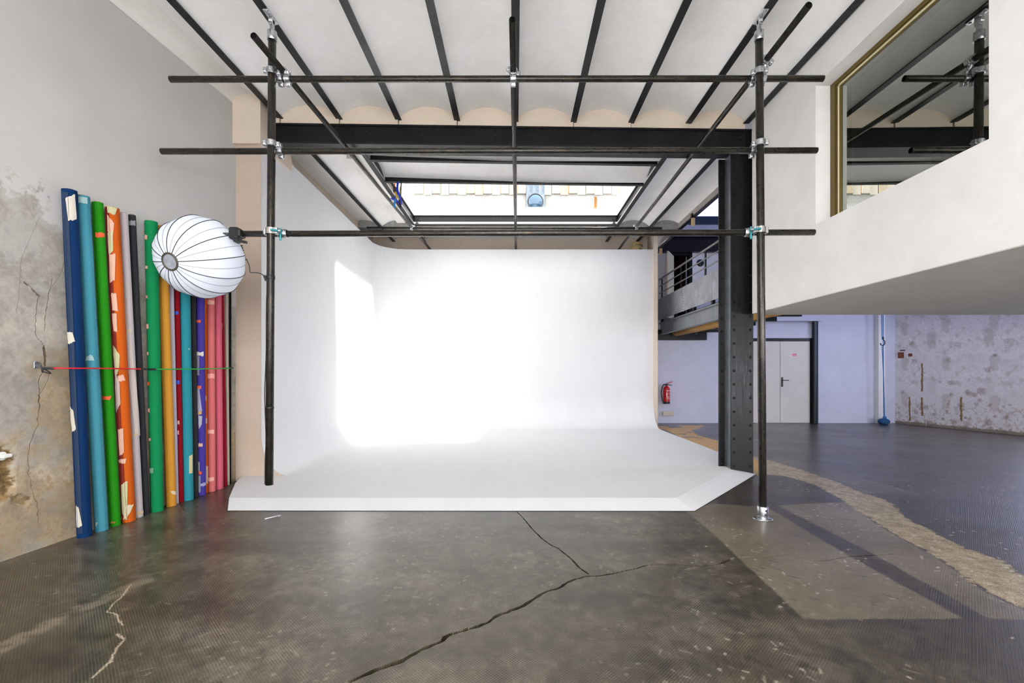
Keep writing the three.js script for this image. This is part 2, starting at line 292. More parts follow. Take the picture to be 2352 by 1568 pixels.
// ------------------------------------------------------------------ left wall
const wallLeft = onWall(struct('wall_left'));
const wl = (s) => pxs(s).map((p) => wallHit(...p));
const S0 = -1.75, S1 = 2.44, HT = 4.75;
const wmask = (draw, blur) => mask(1260, 1425, 300, 300, S0, 0, draw, blur);
const crackW = [wl('57,648 90,680 83,720 82,765 103,795 105,838 100,852 87,880 92,905 90,940 88,975 76,1000 66,1035 65,1080 72,1120 90,1170 88,1200'), wl('120,640 112,690 105,720 103,760'), wl('114,855 108,880 92,905'), wl('90,500 52,590 45,650 40,720'), wl('150,600 135,640 118,660')];
const mWallCrack = wmask((g) => { g.line(crackW[0], 0.0035, 0.8); g.line(crackW[0].slice(0, 2), 0.009); g.line(crackW[0].slice(4, 6), 0.015); g.line(crackW[0].slice(8, 10), 0.007); g.line(crackW[1], 0.0035, 0.7); g.line(crackW[2], 0.003, 0.8); g.line(crackW[3], 0.003, 0.4); g.line(crackW[4], 0.003, 0.5); }, 0);
const mWallFaint = wmask((g) => { g.line(wl('538,420 536,600 534,800'), 0.008, 0.5); g.line(wl('66,1035 60,1100 70,1160'), 0.02, 0.6); }, 1);
const mHole = wmask((g) => { g.fill(wl('-40,1020 14,1024 30,1034 34,1050 22,1078 30,1110 26,1140 0,1152 -40,1160')); g.fill(wl('20,1130 50,1138 68,1150 60,1160 30,1150'), 0.6); }, 1.5);
const mTrowel = wmask((g) => { for (let i = 0; i < 9; i++) g.line(wl(`${62 + i * 8},${512 + i} ${58 + i * 8},${528 + i * 0.6}`), 0.012, 0.5); for (let i = 0; i < 7; i++) g.line(wl(`${68 + i * 6},${624 - i * 2} ${74 + i * 6},${640 - i * 2}`), 0.01, 0.5); g.line(wl('134,548 142,555 143,570'), 0.09, 0.5); }, 1.5);
const WT = 1600, texWall = new Uint8Array(WT * WT * 4), wallBump = new Uint8Array(WT * WT * 4);
function wallLine(s) { return 2.62 - 0.05 * s + 0.3 * (at(N2, s / 2.6 + 0.1, 0.37) - 0.5); }
for (let j = 0, i = 0; j < WT; j++) for (let k = 0; k < WT; k++, i += 4) {
  const s = S0 + (k + 0.5) / WT * (S1 - S0), y = (j + 0.5) / WT * HT;
  const a = at(N1, s / 2.7, y / 2.7), b = at(N2, s / 1.1 + 0.2, y / 1.1), c = at(N3, s / 0.7, y / 0.7), f = at(NW, s / 0.25, y / 0.25), d = at(N2, s / 3 + 0.6, y / 1.9 + 0.3);
  const wob = (c - 0.5) * 0.05;
  const edge = wallLine(s) + (b - 0.5) * 0.45 + (c - 0.5) * 0.16 - 0.35 * sm(0.3, 1.6, s);
  const bare = sm(-0.03, 0.03, edge - y) * (0.55 + 0.45 * sm(0.35, 0.5, b + 0.5 * (edge - y)));
  let v = 196 + 12 * (a - 0.5) + 6 * (f - 0.5), r = v, g = v - 2, bl = v - 6;
  const mix = (t, R, G, B) => { r += (R - r) * t; g += (G - g) * t; bl += (B - bl) * t; };
  const warm = sm(0.42, 0.66, d * 0.7 + b * 0.3 + 0.22 - y * 0.2);
  const k2 = 34 * (b - 0.5) + 30 * (c - 0.5) + 20 * (f - 0.5);
  mix(bare, 168 + k2 - 2 * warm, 162 + k2 - 14 * warm, 151 + k2 - 30 * warm);
  mix(bare * 0.6 * sm(0.56, 0.7, b), 190 + k2 * 0.4, 180 + k2 * 0.4, 160 + k2 * 0.4);
  mix(bare * 0.45 * sm(0.62, 0.74, c) * warm, 138, 108, 70);
  mix(bare * 0.22 * sm(0.58, 0.72, at(N3, s / 1.7, y / 1.7 + 0.4)), 118, 114, 110);
  const cr1 = mWallCrack(s + wob * 0.5, y + wob * 0.5), ho = mHole(s + wob, y + wob), tr = mTrowel(s, y);
  mix(tr * 0.5 * sm(0.3, 0.6, c), 120, 112, 104);
  mix(mWallFaint(s, y) * sm(0.4, 0.6, f), 140, 120, 100);
  mix(ho, 116 + 90 * (c - 0.5) + 60 * (f - 0.5), 92 + 80 * (c - 0.5) + 50 * (f - 0.5), 56 + 60 * (c - 0.5) + 40 * (f - 0.5));
  mix(cr1 * 0.85 * sm(0.3, 0.55, c * 0.6 + f * 0.4), 92, 70, 48);
  texWall[i] = r; texWall[i + 1] = g; texWall[i + 2] = bl;
  const hgt = 200 + 20 * f * bare + 18 * (c - 0.5) * bare - 36 * bare * (0.5 + 0.5 * sm(0.5, 0.6, b)) - 90 * cr1 - 10 * tr + ho * (50 * (c - 0.5) + 40 * (f - 0.5) - 60);
  wallBump[i] = wallBump[i + 1] = wallBump[i + 2] = Math.max(0, Math.min(255, hgt)); texWall[i + 3] = wallBump[i + 3] = 255;
}
{
  const nx = 210, ny = 236, g = new THREE.PlaneGeometry(S1 - S0, HT, nx, ny).translate((S0 + S1) / 2, HT / 2, 0), p = g.attributes.position;
  for (let i = 0; i < p.count; i++) { const s = p.getX(i), y = p.getY(i); p.setZ(i, -0.03 * mHole(s, y) * (0.5 + at(N3, s, y)) + 0.008 * (at(N1, s / 4, y / 4) - 0.5)); }
  g.computeVertexNormals();
  part(wallLeft, 'plaster_face', g, std({ map: finish(new THREE.DataTexture(texWall, WT, WT), true), bumpMap: finish(new THREE.DataTexture(wallBump, WT, WT), false), bumpScale: 0.012, roughness: 0.92 }));
  part(wallLeft, 'wall_core', box(-9.4, S1, 0, 4.9, -0.35, -0.04), M.white);
  part(wallLeft, 'plaster_face', box(-9.4, S0, 0, HT, -0.04, 0), M.white);
}
structMesh('wall_left_rear', dbox(-3.8, -3.46, 0, 4.9, 5.5, 11.3), M.cream);

// pilaster carrying the girder; its face also closes the side of the cove
const coveEnd = []; for (let i = 0; i <= 20; i++) { const t = i / 20 * Math.PI / 2; coveEnd.push([-2.742 - 0.33 + 0.33 * (1 - Math.sin(t)) - 0.002, 0.06 + 0.49 * (1 - Math.cos(t)) - 0.002]); }
const pil = struct('trim_1');
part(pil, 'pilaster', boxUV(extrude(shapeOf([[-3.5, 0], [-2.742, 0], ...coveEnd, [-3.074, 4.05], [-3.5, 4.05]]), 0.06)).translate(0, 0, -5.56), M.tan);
part(pil, 'pilaster_core', dbox(-3.5, -3.2, 0, 4.05, 5.56, 5.9), M.cream);
part(pil, 'corbel', dbox(-3.5, -3.05, 4.05, 4.66, 5.44, 6.2), M.cream);

// ------------------------------------------------------------------ ceiling: jack arches between steel joists
const JS = 0.7375, JY = 4.49, SPRING = 4.515, RISE = 0.15;
const ceiling = struct('ceiling');
function vault(x0, x1, d0, d1, axisX) {
  const w = x1 - x0, r = (w * w / 4 + RISE * RISE) / (2 * RISE), a = Math.asin(w / 2 / r), out = [], inn = [];
  for (let i = 0; i <= 18; i++) { const t = -a + 2 * a * i / 18; inn.push([(x0 + x1) / 2 + r * Math.sin(t), SPRING + RISE - r + r * Math.cos(t)]); out.unshift([(x0 + x1) / 2 + (r + 0.04) * Math.sin(t), SPRING + RISE - r + (r + 0.04) * Math.cos(t)]); }
  const g = toCreasedNormals(extrude(shapeOf([...inn, ...out]), d1 - d0), 0.4);
  const uv = g.attributes.uv, p = g.attributes.position; for (let i = 0; i < uv.count; i++) uv.setXY(i, p.getX(i), p.getZ(i));
  if (axisX) g.rotateY(Math.PI / 2); else g.translate(0, 0, -d1);
  return g;
}
for (let i = -6; i <= 4; i++) part(ceiling, 'vault', vault(i * JS, (i + 1) * JS, -6.1, 5.93), M.ceiling);
for (const i of [-5, -4, 3, 4]) part(ceiling, 'vault', vault(i * JS, (i + 1) * JS, 5.99, 11.3), M.ceiling);
function lunette(x0, x1, d, t) { return dbox(x0, x1, 4.421, SPRING + RISE + 0.02, d, d + t); }
for (let i = -5; i <= 3; i++) part(ceiling, 'lunette', lunette(i * JS + 0.005, (i + 1) * JS - 0.005, 5.77 + 0.024 * (i + 0.5) * JS, 0.16), M.cream);
// arches turned crosswise around the skylight: between trimmers, depth direction spans
for (const [d0, d1] of [[6.1, 6.9], [6.9, 7.68], [9.8, 11.2]]) {
  const w = d1 - d0, x = 2.2, r = (w * w / 4 + RISE * RISE) / (2 * RISE), a = Math.asin(w / 2 / r), inn = [], out = [];
  for (let i = 0; i <= 18; i++) { const t = -a + 2 * a * i / 18; inn.push([(d0 + d1) / 2 + r * Math.sin(t), SPRING + RISE - r + r * Math.cos(t)]); out.unshift([(d0 + d1) / 2 + (r + 0.04) * Math.sin(t), SPRING + RISE - r + (r + 0.04) * Math.cos(t)]); }
  const g = toCreasedNormals(extrude(shapeOf([...inn, ...out]), 2 * x), 0.4); g.rotateY(Math.PI / 2).translate(-x, 0, 0);
  const uv = g.attributes.uv, p = g.attributes.position; for (let i = 0; i < uv.count; i++) uv.setXY(i, p.getX(i), p.getZ(i));
  part(ceiling, 'vault', g, M.ceiling);
}
{ // plaster rounding where the last arch runs into the left wall
  const pos = [], uv = [], idx = [], n = 40, k = 10, w = JS, r = (w * w / 4 + RISE * RISE) / (2 * RISE), yv = (x) => SPRING + RISE - r + Math.sqrt(Math.max(0, r * r - (x + 4.5 * JS) ** 2));
  for (let i = 0; i <= n; i++) {
    const d = 1.35 + (5.445 - 1.35) * i / n, x = wallX(d) + 0.002, e = Math.min(0.2, -2.99 - x), A = [x, yv(x) - 0.13], B = [x, yv(x) - 0.03], C = [x + e, yv(x + e) - 0.002];
    for (let j = 0; j <= k; j++) { const t = j / k, a = (1 - t) * (1 - t), b = 2 * t * (1 - t), c = t * t; pos.push(A[0] * a + B[0] * b + C[0] * c, A[1] * a + B[1] * b + C[1] * c, -d); uv.push(d, t * 0.6); }
  }
  for (let i = 0; i < n; i++) for (let j = 0; j < k; j++) { const a = i * (k + 1) + j; idx.push(a, a + k + 1, a + 1, a + 1, a + k + 1, a + k + 2); }
  const g = new THREE.BufferGeometry(); g.setAttribute('position', new THREE.Float32BufferAttribute(pos, 3)); g.setAttribute('uv', new THREE.Float32BufferAttribute(uv, 2)); g.setIndex(idx); g.computeVertexNormals();
  part(ceiling, 'plaster_rounding', g, std({ color: '#efece6', map: texPlaster, bumpMap: bumpPlaster, bumpScale: 0.008, roughness: 0.92, side: THREE.DoubleSide }));
}
// roof over the arches, open above the skylight
for (const b of [[-4.8, 3.74, -6.3, 7.66], [-4.8, -2.24, 7.66, 9.84], [2.24, 3.74, 7.66, 9.84], [-4.8, 3.74, 9.84, 11.6]]) part(ceiling, 'roof_slab', dbox(b[0], b[1], 4.72, 4.86, b[2], b[3]), M.white);

function beamGeo(w, h, tf, tw, L) {                                     // I section centred on x, top at y = 0, running to +z
  const a = w / 2, b = tw / 2;
  return boxUV(extrude(shapeOf([[-a, -h], [a, -h], [a, -h + tf], [b, -h + tf], [b, -tf], [a, -tf], [a, 0], [-a, 0], [-a, -tf], [-b, -tf], [-b, -h + tf], [-a, -h + tf]]), L));
}
const ord = ['first', 'second', 'third', 'fourth', 'fifth', 'sixth', 'seventh', 'eighth', 'last'];
for (let i = -4; i <= 4; i++) {
  const t = thing('ceiling_joist', i === 4 ? 'black ceiling joist in front of the girder running beside the white mezzanine wall' : i === -4 ? 'black ceiling joist in front of the girder nearest the left wall' : `black ceiling joist in front of the girder, ${ord[i + 4]} from the left wall`, 'beam', V(i * JS, JY, 0), 'black joists of the front ceiling');
  part(t, 'joist', beamGeo(0.074, 0.16, 0.012, 0.02, 11.85).translate(0, 0.16, -5.82), M.black);
}
for (const [i, label] of [[-4, 'black ceiling joist behind the girder, running above the left side of the white cove'], [-3, 'black skylight trimmer beam along the left edge of the roof opening'], [3, 'black skylight trimmer beam along the right edge of the roof opening'], [4, 'black ceiling joist behind the girder, right of the skylight']]) {
  const t = thing('ceiling_joist', label, 'beam', V(i * JS, JY, 0), 'black joists of the rear ceiling');
  part(t, 'joist', beamGeo(0.074, 0.2, 0.012, 0.02, 5.1).translate(0, 0.2, -11.05), M.black);
}
for (const [d, k, label, h] of [[6.91, 0.035, 'thin black cross beam between the trimmers, nearest the girder', 0.16], [7.67, 0.03, 'thin black cross beam along the front edge of the skylight', 0.16], [9.81, 0, 'deep black cross beam along the back edge of the skylight', 0.2]]) {
  const t = thing('cross_beam', label, 'beam', V(0, JY, -d)); t.rotation.y = k;
  part(t, 'cross_member', beamGeo(0.07, h, 0.012, 0.012, 4.36).rotateY(Math.PI / 2).translate(-2.18, h, 0), M.black);
  if (h > 0.18) for (const x of [-2.12, 2.12]) { const c = part(t, 'angle_cleat', box(x - 0.03, x + 0.03, 0.03, 0.16, 0.006, 0.02), M.black); for (const y of [0.06, 0.12]) part(c, 'bolt', cyl(0.014, 0.014, 0.02, 6).rotateX(Math.PI / 2).translate(x, y, 0.026), M.black); }
}
// main girder
{
  const t = thing('girder', 'heavy black steel girder crossing the ceiling on the riveted column', 'beam', V(-0.06, 4.42, -5.88)); t.rotation.y = 0.024;
  part(t, 'top_flange', box(-3.1, 3.08, -0.024, 0, -0.14, 0.14), M.column);
  part(t, 'web', box(-3.1, 3.08, -0.23, -0.024, -0.02, 0.125), M.column);
  part(t, 'bottom_flange', box(-3.1, 3.08, -0.252, -0.23, -0.14, 0.14), M.black);
  part(t, 'end_plate', box(3.02, 3.08, -0.23, -0.024, 0.125, 0.135), M.column);
  for (const x of [2.94, -0.2]) part(t, 'bolt', cyl(0.02, 0.022, 0.02, 6).rotateX(Math.PI / 2).translate(x, -0.12, 0.132), M.black);
}
// riveted column
{
  const t = thing('riveted_column', 'black riveted steel column at the right corner of the white cove', 'column', V(2.93, 0, -5.88)), top = 4.15;
  part(t, 'front_plate', rbox(0.29, top, 0.02, 0.003).translate(0, top / 2, -0.01), M.column);
  part(t, 'side_plate', box(-0.137, -0.122, 0, top, -0.2, -0.02), phy({ color: '#959ba1', map: texSteel, roughness: 0.32, metalness: 0.6, clearcoat: 1, clearcoatRoughness: 0.2, bumpMap: bumpPlaster, bumpScale: 0.002 }));  // black like the rest; the cove's reflection is put into this lighter colour
  part(t, 'side_plate', box(0.122, 0.137, 0, top, -0.2, -0.02), M.column);
  part(t, 'rear_flange', rbox(0.42, top, 0.014, 0.003).translate(-0.005, top / 2, -0.207), M.column);
  part(t, 'corner_angle', box(-0.215, -0.137, 0, top, -0.2, -0.192), M.column);
  const rivet = new THREE.SphereGeometry(0.0165, 10, 6, 0, Math.PI * 2, 0, Math.PI / 2).rotateX(Math.PI / 2).scale(1, 1, 0.75);
  for (let k = 0; k < 23; k++) for (const [x, z] of [[-0.106, 0], [0.108, 0], [-0.178, -0.192]]) { const m = part(t, 'rivet', rivet, M.column); m.position.set(x, 0.1 + k * 0.176, z); }
}

// ------------------------------------------------------------------ infinity cove
{
  const t = thing('infinity_cove', 'white seamless infinity cove with curved corners and a ramped front edge', 'backdrop'), Y0 = 0.06, TOP = 4.18;
  const plan = [], n = 28;                                             // plan curve from the front end of the left wall to the right end of the back wall
  const xl = (d) => -3.072 - 0.016 * (d - 5.5), RC = 0.62;
  for (let i = 0; i <= n; i++) { const d = 5.5 + (10.58 - RC - 5.5) * i / n; plan.push([xl(d), d, 1, 0]); }
  for (let i = 1; i <= 16; i++) { const a = i / 16 * Math.PI / 2; plan.push([xl(9.96) + RC - RC * Math.cos(a), 10.58 - RC + RC * Math.sin(a), Math.cos(a), -Math.sin(a)]); }
  for (let i = 1; i <= n; i++) plan.push([xl(9.96) + RC + (3.2 - xl(9.96) - RC) * i / n, 10.58, 0, -1]);
  const N = plan.length, prof = (u) => {
    const a = 0.33 + 0.17 * u, b = 0.49 + 0.22 * u, o = [[-0.06, 0], [-0.06, TOP], [0, TOP]];
    for (let k = 0; k <= 6; k++) o.push([0, TOP - (TOP - Y0 - b) * k / 6]);
    for (let k = 1; k <= 16; k++) { const q = k / 16 * Math.PI / 2; o.push([a * (1 - Math.cos(q)), Y0 + b * (1 - Math.sin(q))]); }
    return o;
  };
  const K = prof(0).length, pos = [], uv = [], idx = [], inner = [];
  plan.forEach(([x, d, nx, nd], i) => { const u = sm(0.2, 0.8, i / (N - 1)); prof(u).forEach(([o, y], k) => { pos.push(x + nx * o, y, -(d + nd * o)); uv.push(x + nx * o + d, y); if (k === K - 1) inner.push([x + nx * o, d + nd * o]); }); });
  for (let i = 0; i < N - 1; i++) for (let k = 0; k < K - 1; k++) { const a = i * K + k, b = a + K; idx.push(a, a + 1, b, b, a + 1, b + 1); }
  const g = new THREE.BufferGeometry(); g.setAttribute('position', new THREE.Float32BufferAttribute(pos, 3)); g.setAttribute('uv', new THREE.Float32BufferAttribute(uv, 2)); g.setIndex(idx);
  part(t, 'curved_backdrop', toCreasedNormals(g, 0.6), M.cove);
  const top = [...inner, [3.2, 10.08], [3.2, 6.35], [3.1, 6.3], [2.81, 5.917], [1.6, 4.53], [-2.852, 4.53], [-3.175, 5.16], [-3.3, 5.499], [-2.745, 5.499]];
  part(t, 'stage_floor', boxUV(extrude(shapeOf(top), Y0)).rotateX(-Math.PI / 2), M.cove);
  const o0 = [[3.1, 5.86], [1.69, 4.29], [-2.72, 4.30]], o1 = [[2.812, 5.915], [1.6, 4.532], [-2.852, 4.532]];
  const rp = [], tri = (...v) => v.forEach((q) => rp.push(...q));
  const at3 = (p, y) => [p[0], y, -p[1]];
  for (let i = 0; i < 2; i++) { tri(at3(o0[i], 0), at3(o1[i], Y0), at3(o0[i + 1], 0)); tri(at3(o1[i], Y0), at3(o1[i + 1], Y0), at3(o0[i + 1], 0)); }
  tri(at3(o0[2], 0), at3(o1[2], Y0), at3(o1[2], 0)); tri(at3(o0[0], 0), at3(o1[0], 0), at3(o1[0], Y0));
  const rg = new THREE.BufferGeometry(); rg.setAttribute('position', new THREE.Float32BufferAttribute(rp, 3)); rg.computeVertexNormals();
  part(t, 'front_ramp', boxUV(rg), M.cove);
  const seam = [[3.1, 5.86], [1.69, 4.29], [-2.72, 4.30]].map((p) => V(p[0], 0.001, -p[1] + 0.003));
  part(t, 'edge_gap', merge(...[0, 1].map((i) => pipeGeo(seam[i], seam[i + 1], 0.003, 0.001, 6))), M.dark);
}

// ------------------------------------------------------------------ rear walls, light well
structMesh('wall_back', dbox(-3.8, 3.3, 0, 4.72, 11.05, 11.3), M.cream);
structMesh('trim_2', dbox(3.2, 3.29, 0, 4.6, 10.52, 11.9), M.cream);
const texWell = texture(1024, 512, (u, v, o) => {
  const x = u * 9.6, y = v * 2.3 + 0.3, b = at(N2, x / 1.2, y / 1.2), c = at(N3, x / 0.8, y / 0.8);
  let k = 160 + 24 * (b - 0.5) + 38 * (c - 0.5); o[0] = k; o[1] = k; o[2] = k - 2;
  const w = 0.045 + 0.03 * (c - 0.5), r = (1 - sm(w * 0.4, w, Math.abs(x - 7.75 + 0.04 * (b - 0.5)))) * sm(0.3, 0.6, c + 0.25) * (y < 0.98 ? 1 : 0);
  o[0] -= 20 * r; o[1] -= 62 * r; o[2] -= 105 * r;
}, true);
{
  const g = new THREE.BoxGeometry(9.6, 2.3, 0.25).translate(-1.2, 5.65, -10.125);
  structMesh('wall_light_well', g, std({ map: texWell, bumpMap: (() => { const b = bumpPlaster.clone(); b.repeat.set(7.2, 2.4); return b; })(), bumpScale: 0.03, roughness: 0.95 }));
  structMesh('wall_light_well_left', dbox(-2.6, -2.42, 4.6, 6.6, 7.0, 10.0), M.white);
  const t = thing('cladding', 'white vertical cladding boards above the skylight wall', 'cladding', V(0, 5.2, -9.99));
  const rb = rng(5), gA = rbox(0.175, 1.5, 0.02, 0.004), gB = rbox(0.175, 1.52, 0.02, 0.004);
  const mA = std({ color: '#c2bab0', map: texPlaster, roughness: 0.8 }), mB = std({ color: '#b3a58e', map: texPlaster, roughness: 0.8 });
  for (let i = -12; i <= 12; i++) {
    const odd = i & 1, m = part(t, 'board', odd ? gA : gB, rb() < 0.3 ? mB : mA); m.position.set(i * 0.187 - 0.05, 0.78 - (odd ? 0.0 : 0.012) + rb() * 0.006, odd ? 0.032 : 0.012); m.rotation.y = (rb() - 0.5) * 0.02;
  }
  const rust = std({ color: '#b98a5a', roughness: 0.95 });
  for (let i = -12; i <= 12; i += 1) if (rb() < 0.6) { const m = part(t, 'rusty_lath', rbox(0.012, 1.4, 0.012, 0.002), rust); m.position.set((i + 0.5) * 0.187 - 0.05, 0.75, 0.018); }
}
{ // round vent on its sheet metal plate
  const c = P(1230, 463, 9.93), t = thing('round_vent', 'round glazed vent in a galvanised plate on the white skylight wall', 'vent', c);
  part(t, 'plate', rbox(0.4, 0.62, 0.02, 0.004).translate(0, 0.08, 0), std({ color: '#8e9dab', map: texMill, metalness: 0.7, roughness: 0.35 }));
  part(t, 'ring', new THREE.TorusGeometry(0.165, 0.014, 10, 40).translate(0, 0, 0.02), M.greySteel);
  const glass = part(t, 'glass', new THREE.SphereGeometry(0.3, 32, 8, 0, Math.PI * 2, 0, 0.57).rotateX(Math.PI / 2).translate(0, 0, -0.235), phy({ color: '#34556e', roughness: 0.12, clearcoat: 1, metalness: 0.3 }));
  part(t, 'shelf_angle', rbox(0.42, 0.025, 0.1, 0.003).translate(0, -0.17, 0.05), M.white);
  for (const x of [-0.17, 0.17]) part(t, 'bracket_leg', rbox(0.03, 0.24, 0.03, 0.003).translate(x, -0.28, 0.04), M.white);
}

// ------------------------------------------------------------------ mezzanine with its window
const wallRight = struct('wall_right');
{
  const XW = 3.0, s = shapeOf([[-6.2, 2.06], [5.766, 2.06], [5.766, 4.72], [-6.2, 4.72]]);
  s.holes.push(new THREE.Path([[2.883, 2.785], [4.548, 2.785], [4.548, 4.173], [2.883, 4.173]].map((p) => new THREE.Vector2(...p))));
  part(wallRight, 'mezzanine_front', boxUV(extrude(s, 0.2).rotateY(Math.PI / 2)).translate(XW, 0, 0), M.white);
  part(wallRight, 'mezzanine_floor', dbox(XW + 0.2, 11.2, 2.06, 2.28, -6.2, 5.91), M.soffit);
  part(wallRight, 'soffit_plaster', dbox(XW + 0.003, 11.2, 2.054, 2.06, -6.1, 5.764), M.soffit);
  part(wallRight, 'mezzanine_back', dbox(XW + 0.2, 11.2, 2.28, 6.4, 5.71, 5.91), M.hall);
  part(wallRight, 'mezzanine_roof', dbox(XW + 0.2, 11.2, 4.72, 4.9, -6.3, 5.71), M.white);
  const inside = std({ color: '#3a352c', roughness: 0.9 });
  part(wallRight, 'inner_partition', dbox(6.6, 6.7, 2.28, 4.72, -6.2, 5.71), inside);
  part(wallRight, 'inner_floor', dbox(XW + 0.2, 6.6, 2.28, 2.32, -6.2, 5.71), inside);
  const win = struct('window_1');
  const olive = std({ color: '#6b5a28', roughness: 0.42, metalness: 0.35 }), cream = std({ color: '#d8d0a8', roughness: 0.5 });
  const rail = (n, a0, a1, y0, y1, x0, x1, m) => part(win, n, dbox(x0, x1, y0, y1, a0, a1), m);
  for (const [n, a0, a1, y0, y1] of [['jamb', 4.40, 4.548, 2.785, 4.173], ['jamb', 2.883, 2.96, 2.785, 4.173], ['head', 2.96, 4.40, 4.08, 4.173], ['sill', 2.96, 4.40, 2.785, 2.85]]) rail(n, a0, a1, y0, y1, 3.146, 3.25, olive);
  for (const [n, a0, a1, y0, y1] of [['bead', 4.47, 4.5, 2.85, 4.13], ['bead', 2.92, 4.47, 4.125, 4.145]]) rail(n, a0, a1, y0, y1, 3.136, 3.146, olive);
  for (const [n, a0, a1, y0, y1] of [['seal', 4.42, 4.43, 2.85, 4.09], ['seal', 2.92, 4.42, 4.09, 4.105]]) rail(n, a0, a1, y0, y1, 3.138, 3.146, cream);
  part(win, 'pane', dbox(3.156, 3.158, 2.84, 4.09, 2.95, 4.41), phy({ color: '#b9c9b4', transmission: 1, thickness: 0, roughness: 0.0, ior: 3.9, specularIntensity: 1 }));
  const cab = thing('cabinet', 'dark blue cabinet standing behind the mezzanine window', 'cabinet', V(5.2, 2.32, -4.9));
  part(cab, 'carcass', rbox(1.0, 1.5, 0.5, 0.01).translate(0, 0.76, 0), std({ color: '#16283a', roughness: 0.5 }));
  part(cab, 'door', rbox(0.48, 1.4, 0.02, 0.005).translate(-0.25, 0.76, 0.26), std({ color: '#1b3148', roughness: 0.45 }));
  part(cab, 'door', rbox(0.48, 1.4, 0.02, 0.005).translate(0.25, 0.76, 0.26), std({ color: '#1b3148', roughness: 0.45 }));
}

// ------------------------------------------------------------------ rear hall
const DB = 11.9;                                                       // depth of the hall's back wall
const hall = struct('wall_hall_back');
{
  const s = shapeOf([[3.29, 0], [11.2, 0], [11.2, 6.4], [3.29, 6.4]]);
  const w = P(1585, 498, DB), w2 = P(1745, 430, DB); s.holes.push(new THREE.Path([[w.x, w.y], [w2.x, w.y], [w2.x, w2.y], [w.x, w2.y]].map((p) => new THREE.Vector2(...p))));
  const d0 = P(1538, 678, DB), d1 = P(1583, 584, DB); s.holes.push(new THREE.Path([[d0.x, d0.y - 0.6], [d1.x, d0.y - 0.6], [d1.x, d1.y], [d0.x, d1.y]].map((p) => new THREE.Vector2(...p))));
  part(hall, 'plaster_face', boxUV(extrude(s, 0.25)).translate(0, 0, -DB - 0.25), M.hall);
  const win = struct('window_2'), fr = std({ color: '#182c44', roughness: 0.5 });
  part(win, 'pane', dbox(w.x, w2.x, w.y, w2.y, DB + 0.1, DB + 0.104), phy({ color: '#dfe8ff', transmission: 0.8, thickness: 0, roughness: 0.7 }));
  part(win, 'sill_beam', dbox(w.x - 0.05, w2.x + 0.1, P(0, 516, DB).y, P(0, 500, DB).y, DB - 0.12, DB - 0.002), fr);
  // dark steel beam and its lit band over the gallery door
  const b = thing('wall_beam', 'black steel beam fixed across the back wall above the gallery doorway', 'beam', P(1590, 562, DB - 0.1));
  part(b, 'beam', beamGeo(0.16, 0.4, 0.02, 0.02, 1.7).rotateY(Math.PI / 2).translate(-0.88, 0.2, 0), M.column);
}
{ // gallery doorway
  const d = struct('door_2'), y0 = P(0, 735, DB).y - 0.05, y1 = P(0, 584, DB).y, x0 = P(1538, 0, DB).x, x1 = P(1583, 0, DB).x;
  part(d, 'frame', dbox(x1 - 0.02, x1 + 0.06, y0, y1 + 0.04, DB - 0.06, DB + 0.1), M.column);
  part(d, 'frame', dbox(x0 - 0.05, x1, y1 - 0.04, y1 + 0.06, DB - 0.06, DB + 0.1), M.column);
  part(d, 'door_leaf', rbox(0.6, y1 - y0 - 0.1, 0.045, 0.006).rotateY(1.02).translate(x0 - 0.07, (y0 + y1) / 2, -DB + 0.27), std({ color: '#d9cfae', roughness: 0.6 }));
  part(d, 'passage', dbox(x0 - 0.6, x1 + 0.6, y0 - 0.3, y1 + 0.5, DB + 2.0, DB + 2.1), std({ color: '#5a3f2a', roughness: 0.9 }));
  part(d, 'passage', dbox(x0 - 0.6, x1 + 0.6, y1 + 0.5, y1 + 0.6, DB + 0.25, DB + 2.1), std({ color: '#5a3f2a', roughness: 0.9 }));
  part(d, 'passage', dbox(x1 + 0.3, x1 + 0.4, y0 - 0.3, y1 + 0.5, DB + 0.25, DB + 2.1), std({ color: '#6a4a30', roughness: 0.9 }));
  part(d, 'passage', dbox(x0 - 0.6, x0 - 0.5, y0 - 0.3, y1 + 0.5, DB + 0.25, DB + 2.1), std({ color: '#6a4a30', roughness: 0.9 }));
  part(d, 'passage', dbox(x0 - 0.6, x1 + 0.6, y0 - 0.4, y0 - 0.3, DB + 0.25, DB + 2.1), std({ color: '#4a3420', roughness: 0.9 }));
  part(d, 'stair_beam', along(rbox(0.1, 2.2, 0.1, 0.01).translate(0, 1.1, 0), V(x0 - 0.4, y0 + 0.7, -DB - 1.2), V(x1 + 0.2, y1 - 0.2, -DB - 1.2)), M.column);
  const p = thing('porthole_panel', 'white door panel with a round black porthole on the gallery', 'panel', P(1622, 620, DB - 0.03));
  part(p, 'panel', rbox(0.76, 1.14, 0.04, 0.005), M.white);
  part(p, 'porthole', new THREE.TorusGeometry(0.065, 0.03, 10, 28).translate(-0.16, 0.18, 0.02), M.blackPlastic);
  part(p, 'porthole_glass', cyl(0.06, 0.06, 0.01, 24).rotateX(Math.PI / 2).translate(-0.16, 0.18, 0.022), phy({ color: '#20242a', roughness: 0.1, clearcoat: 1 }));
}
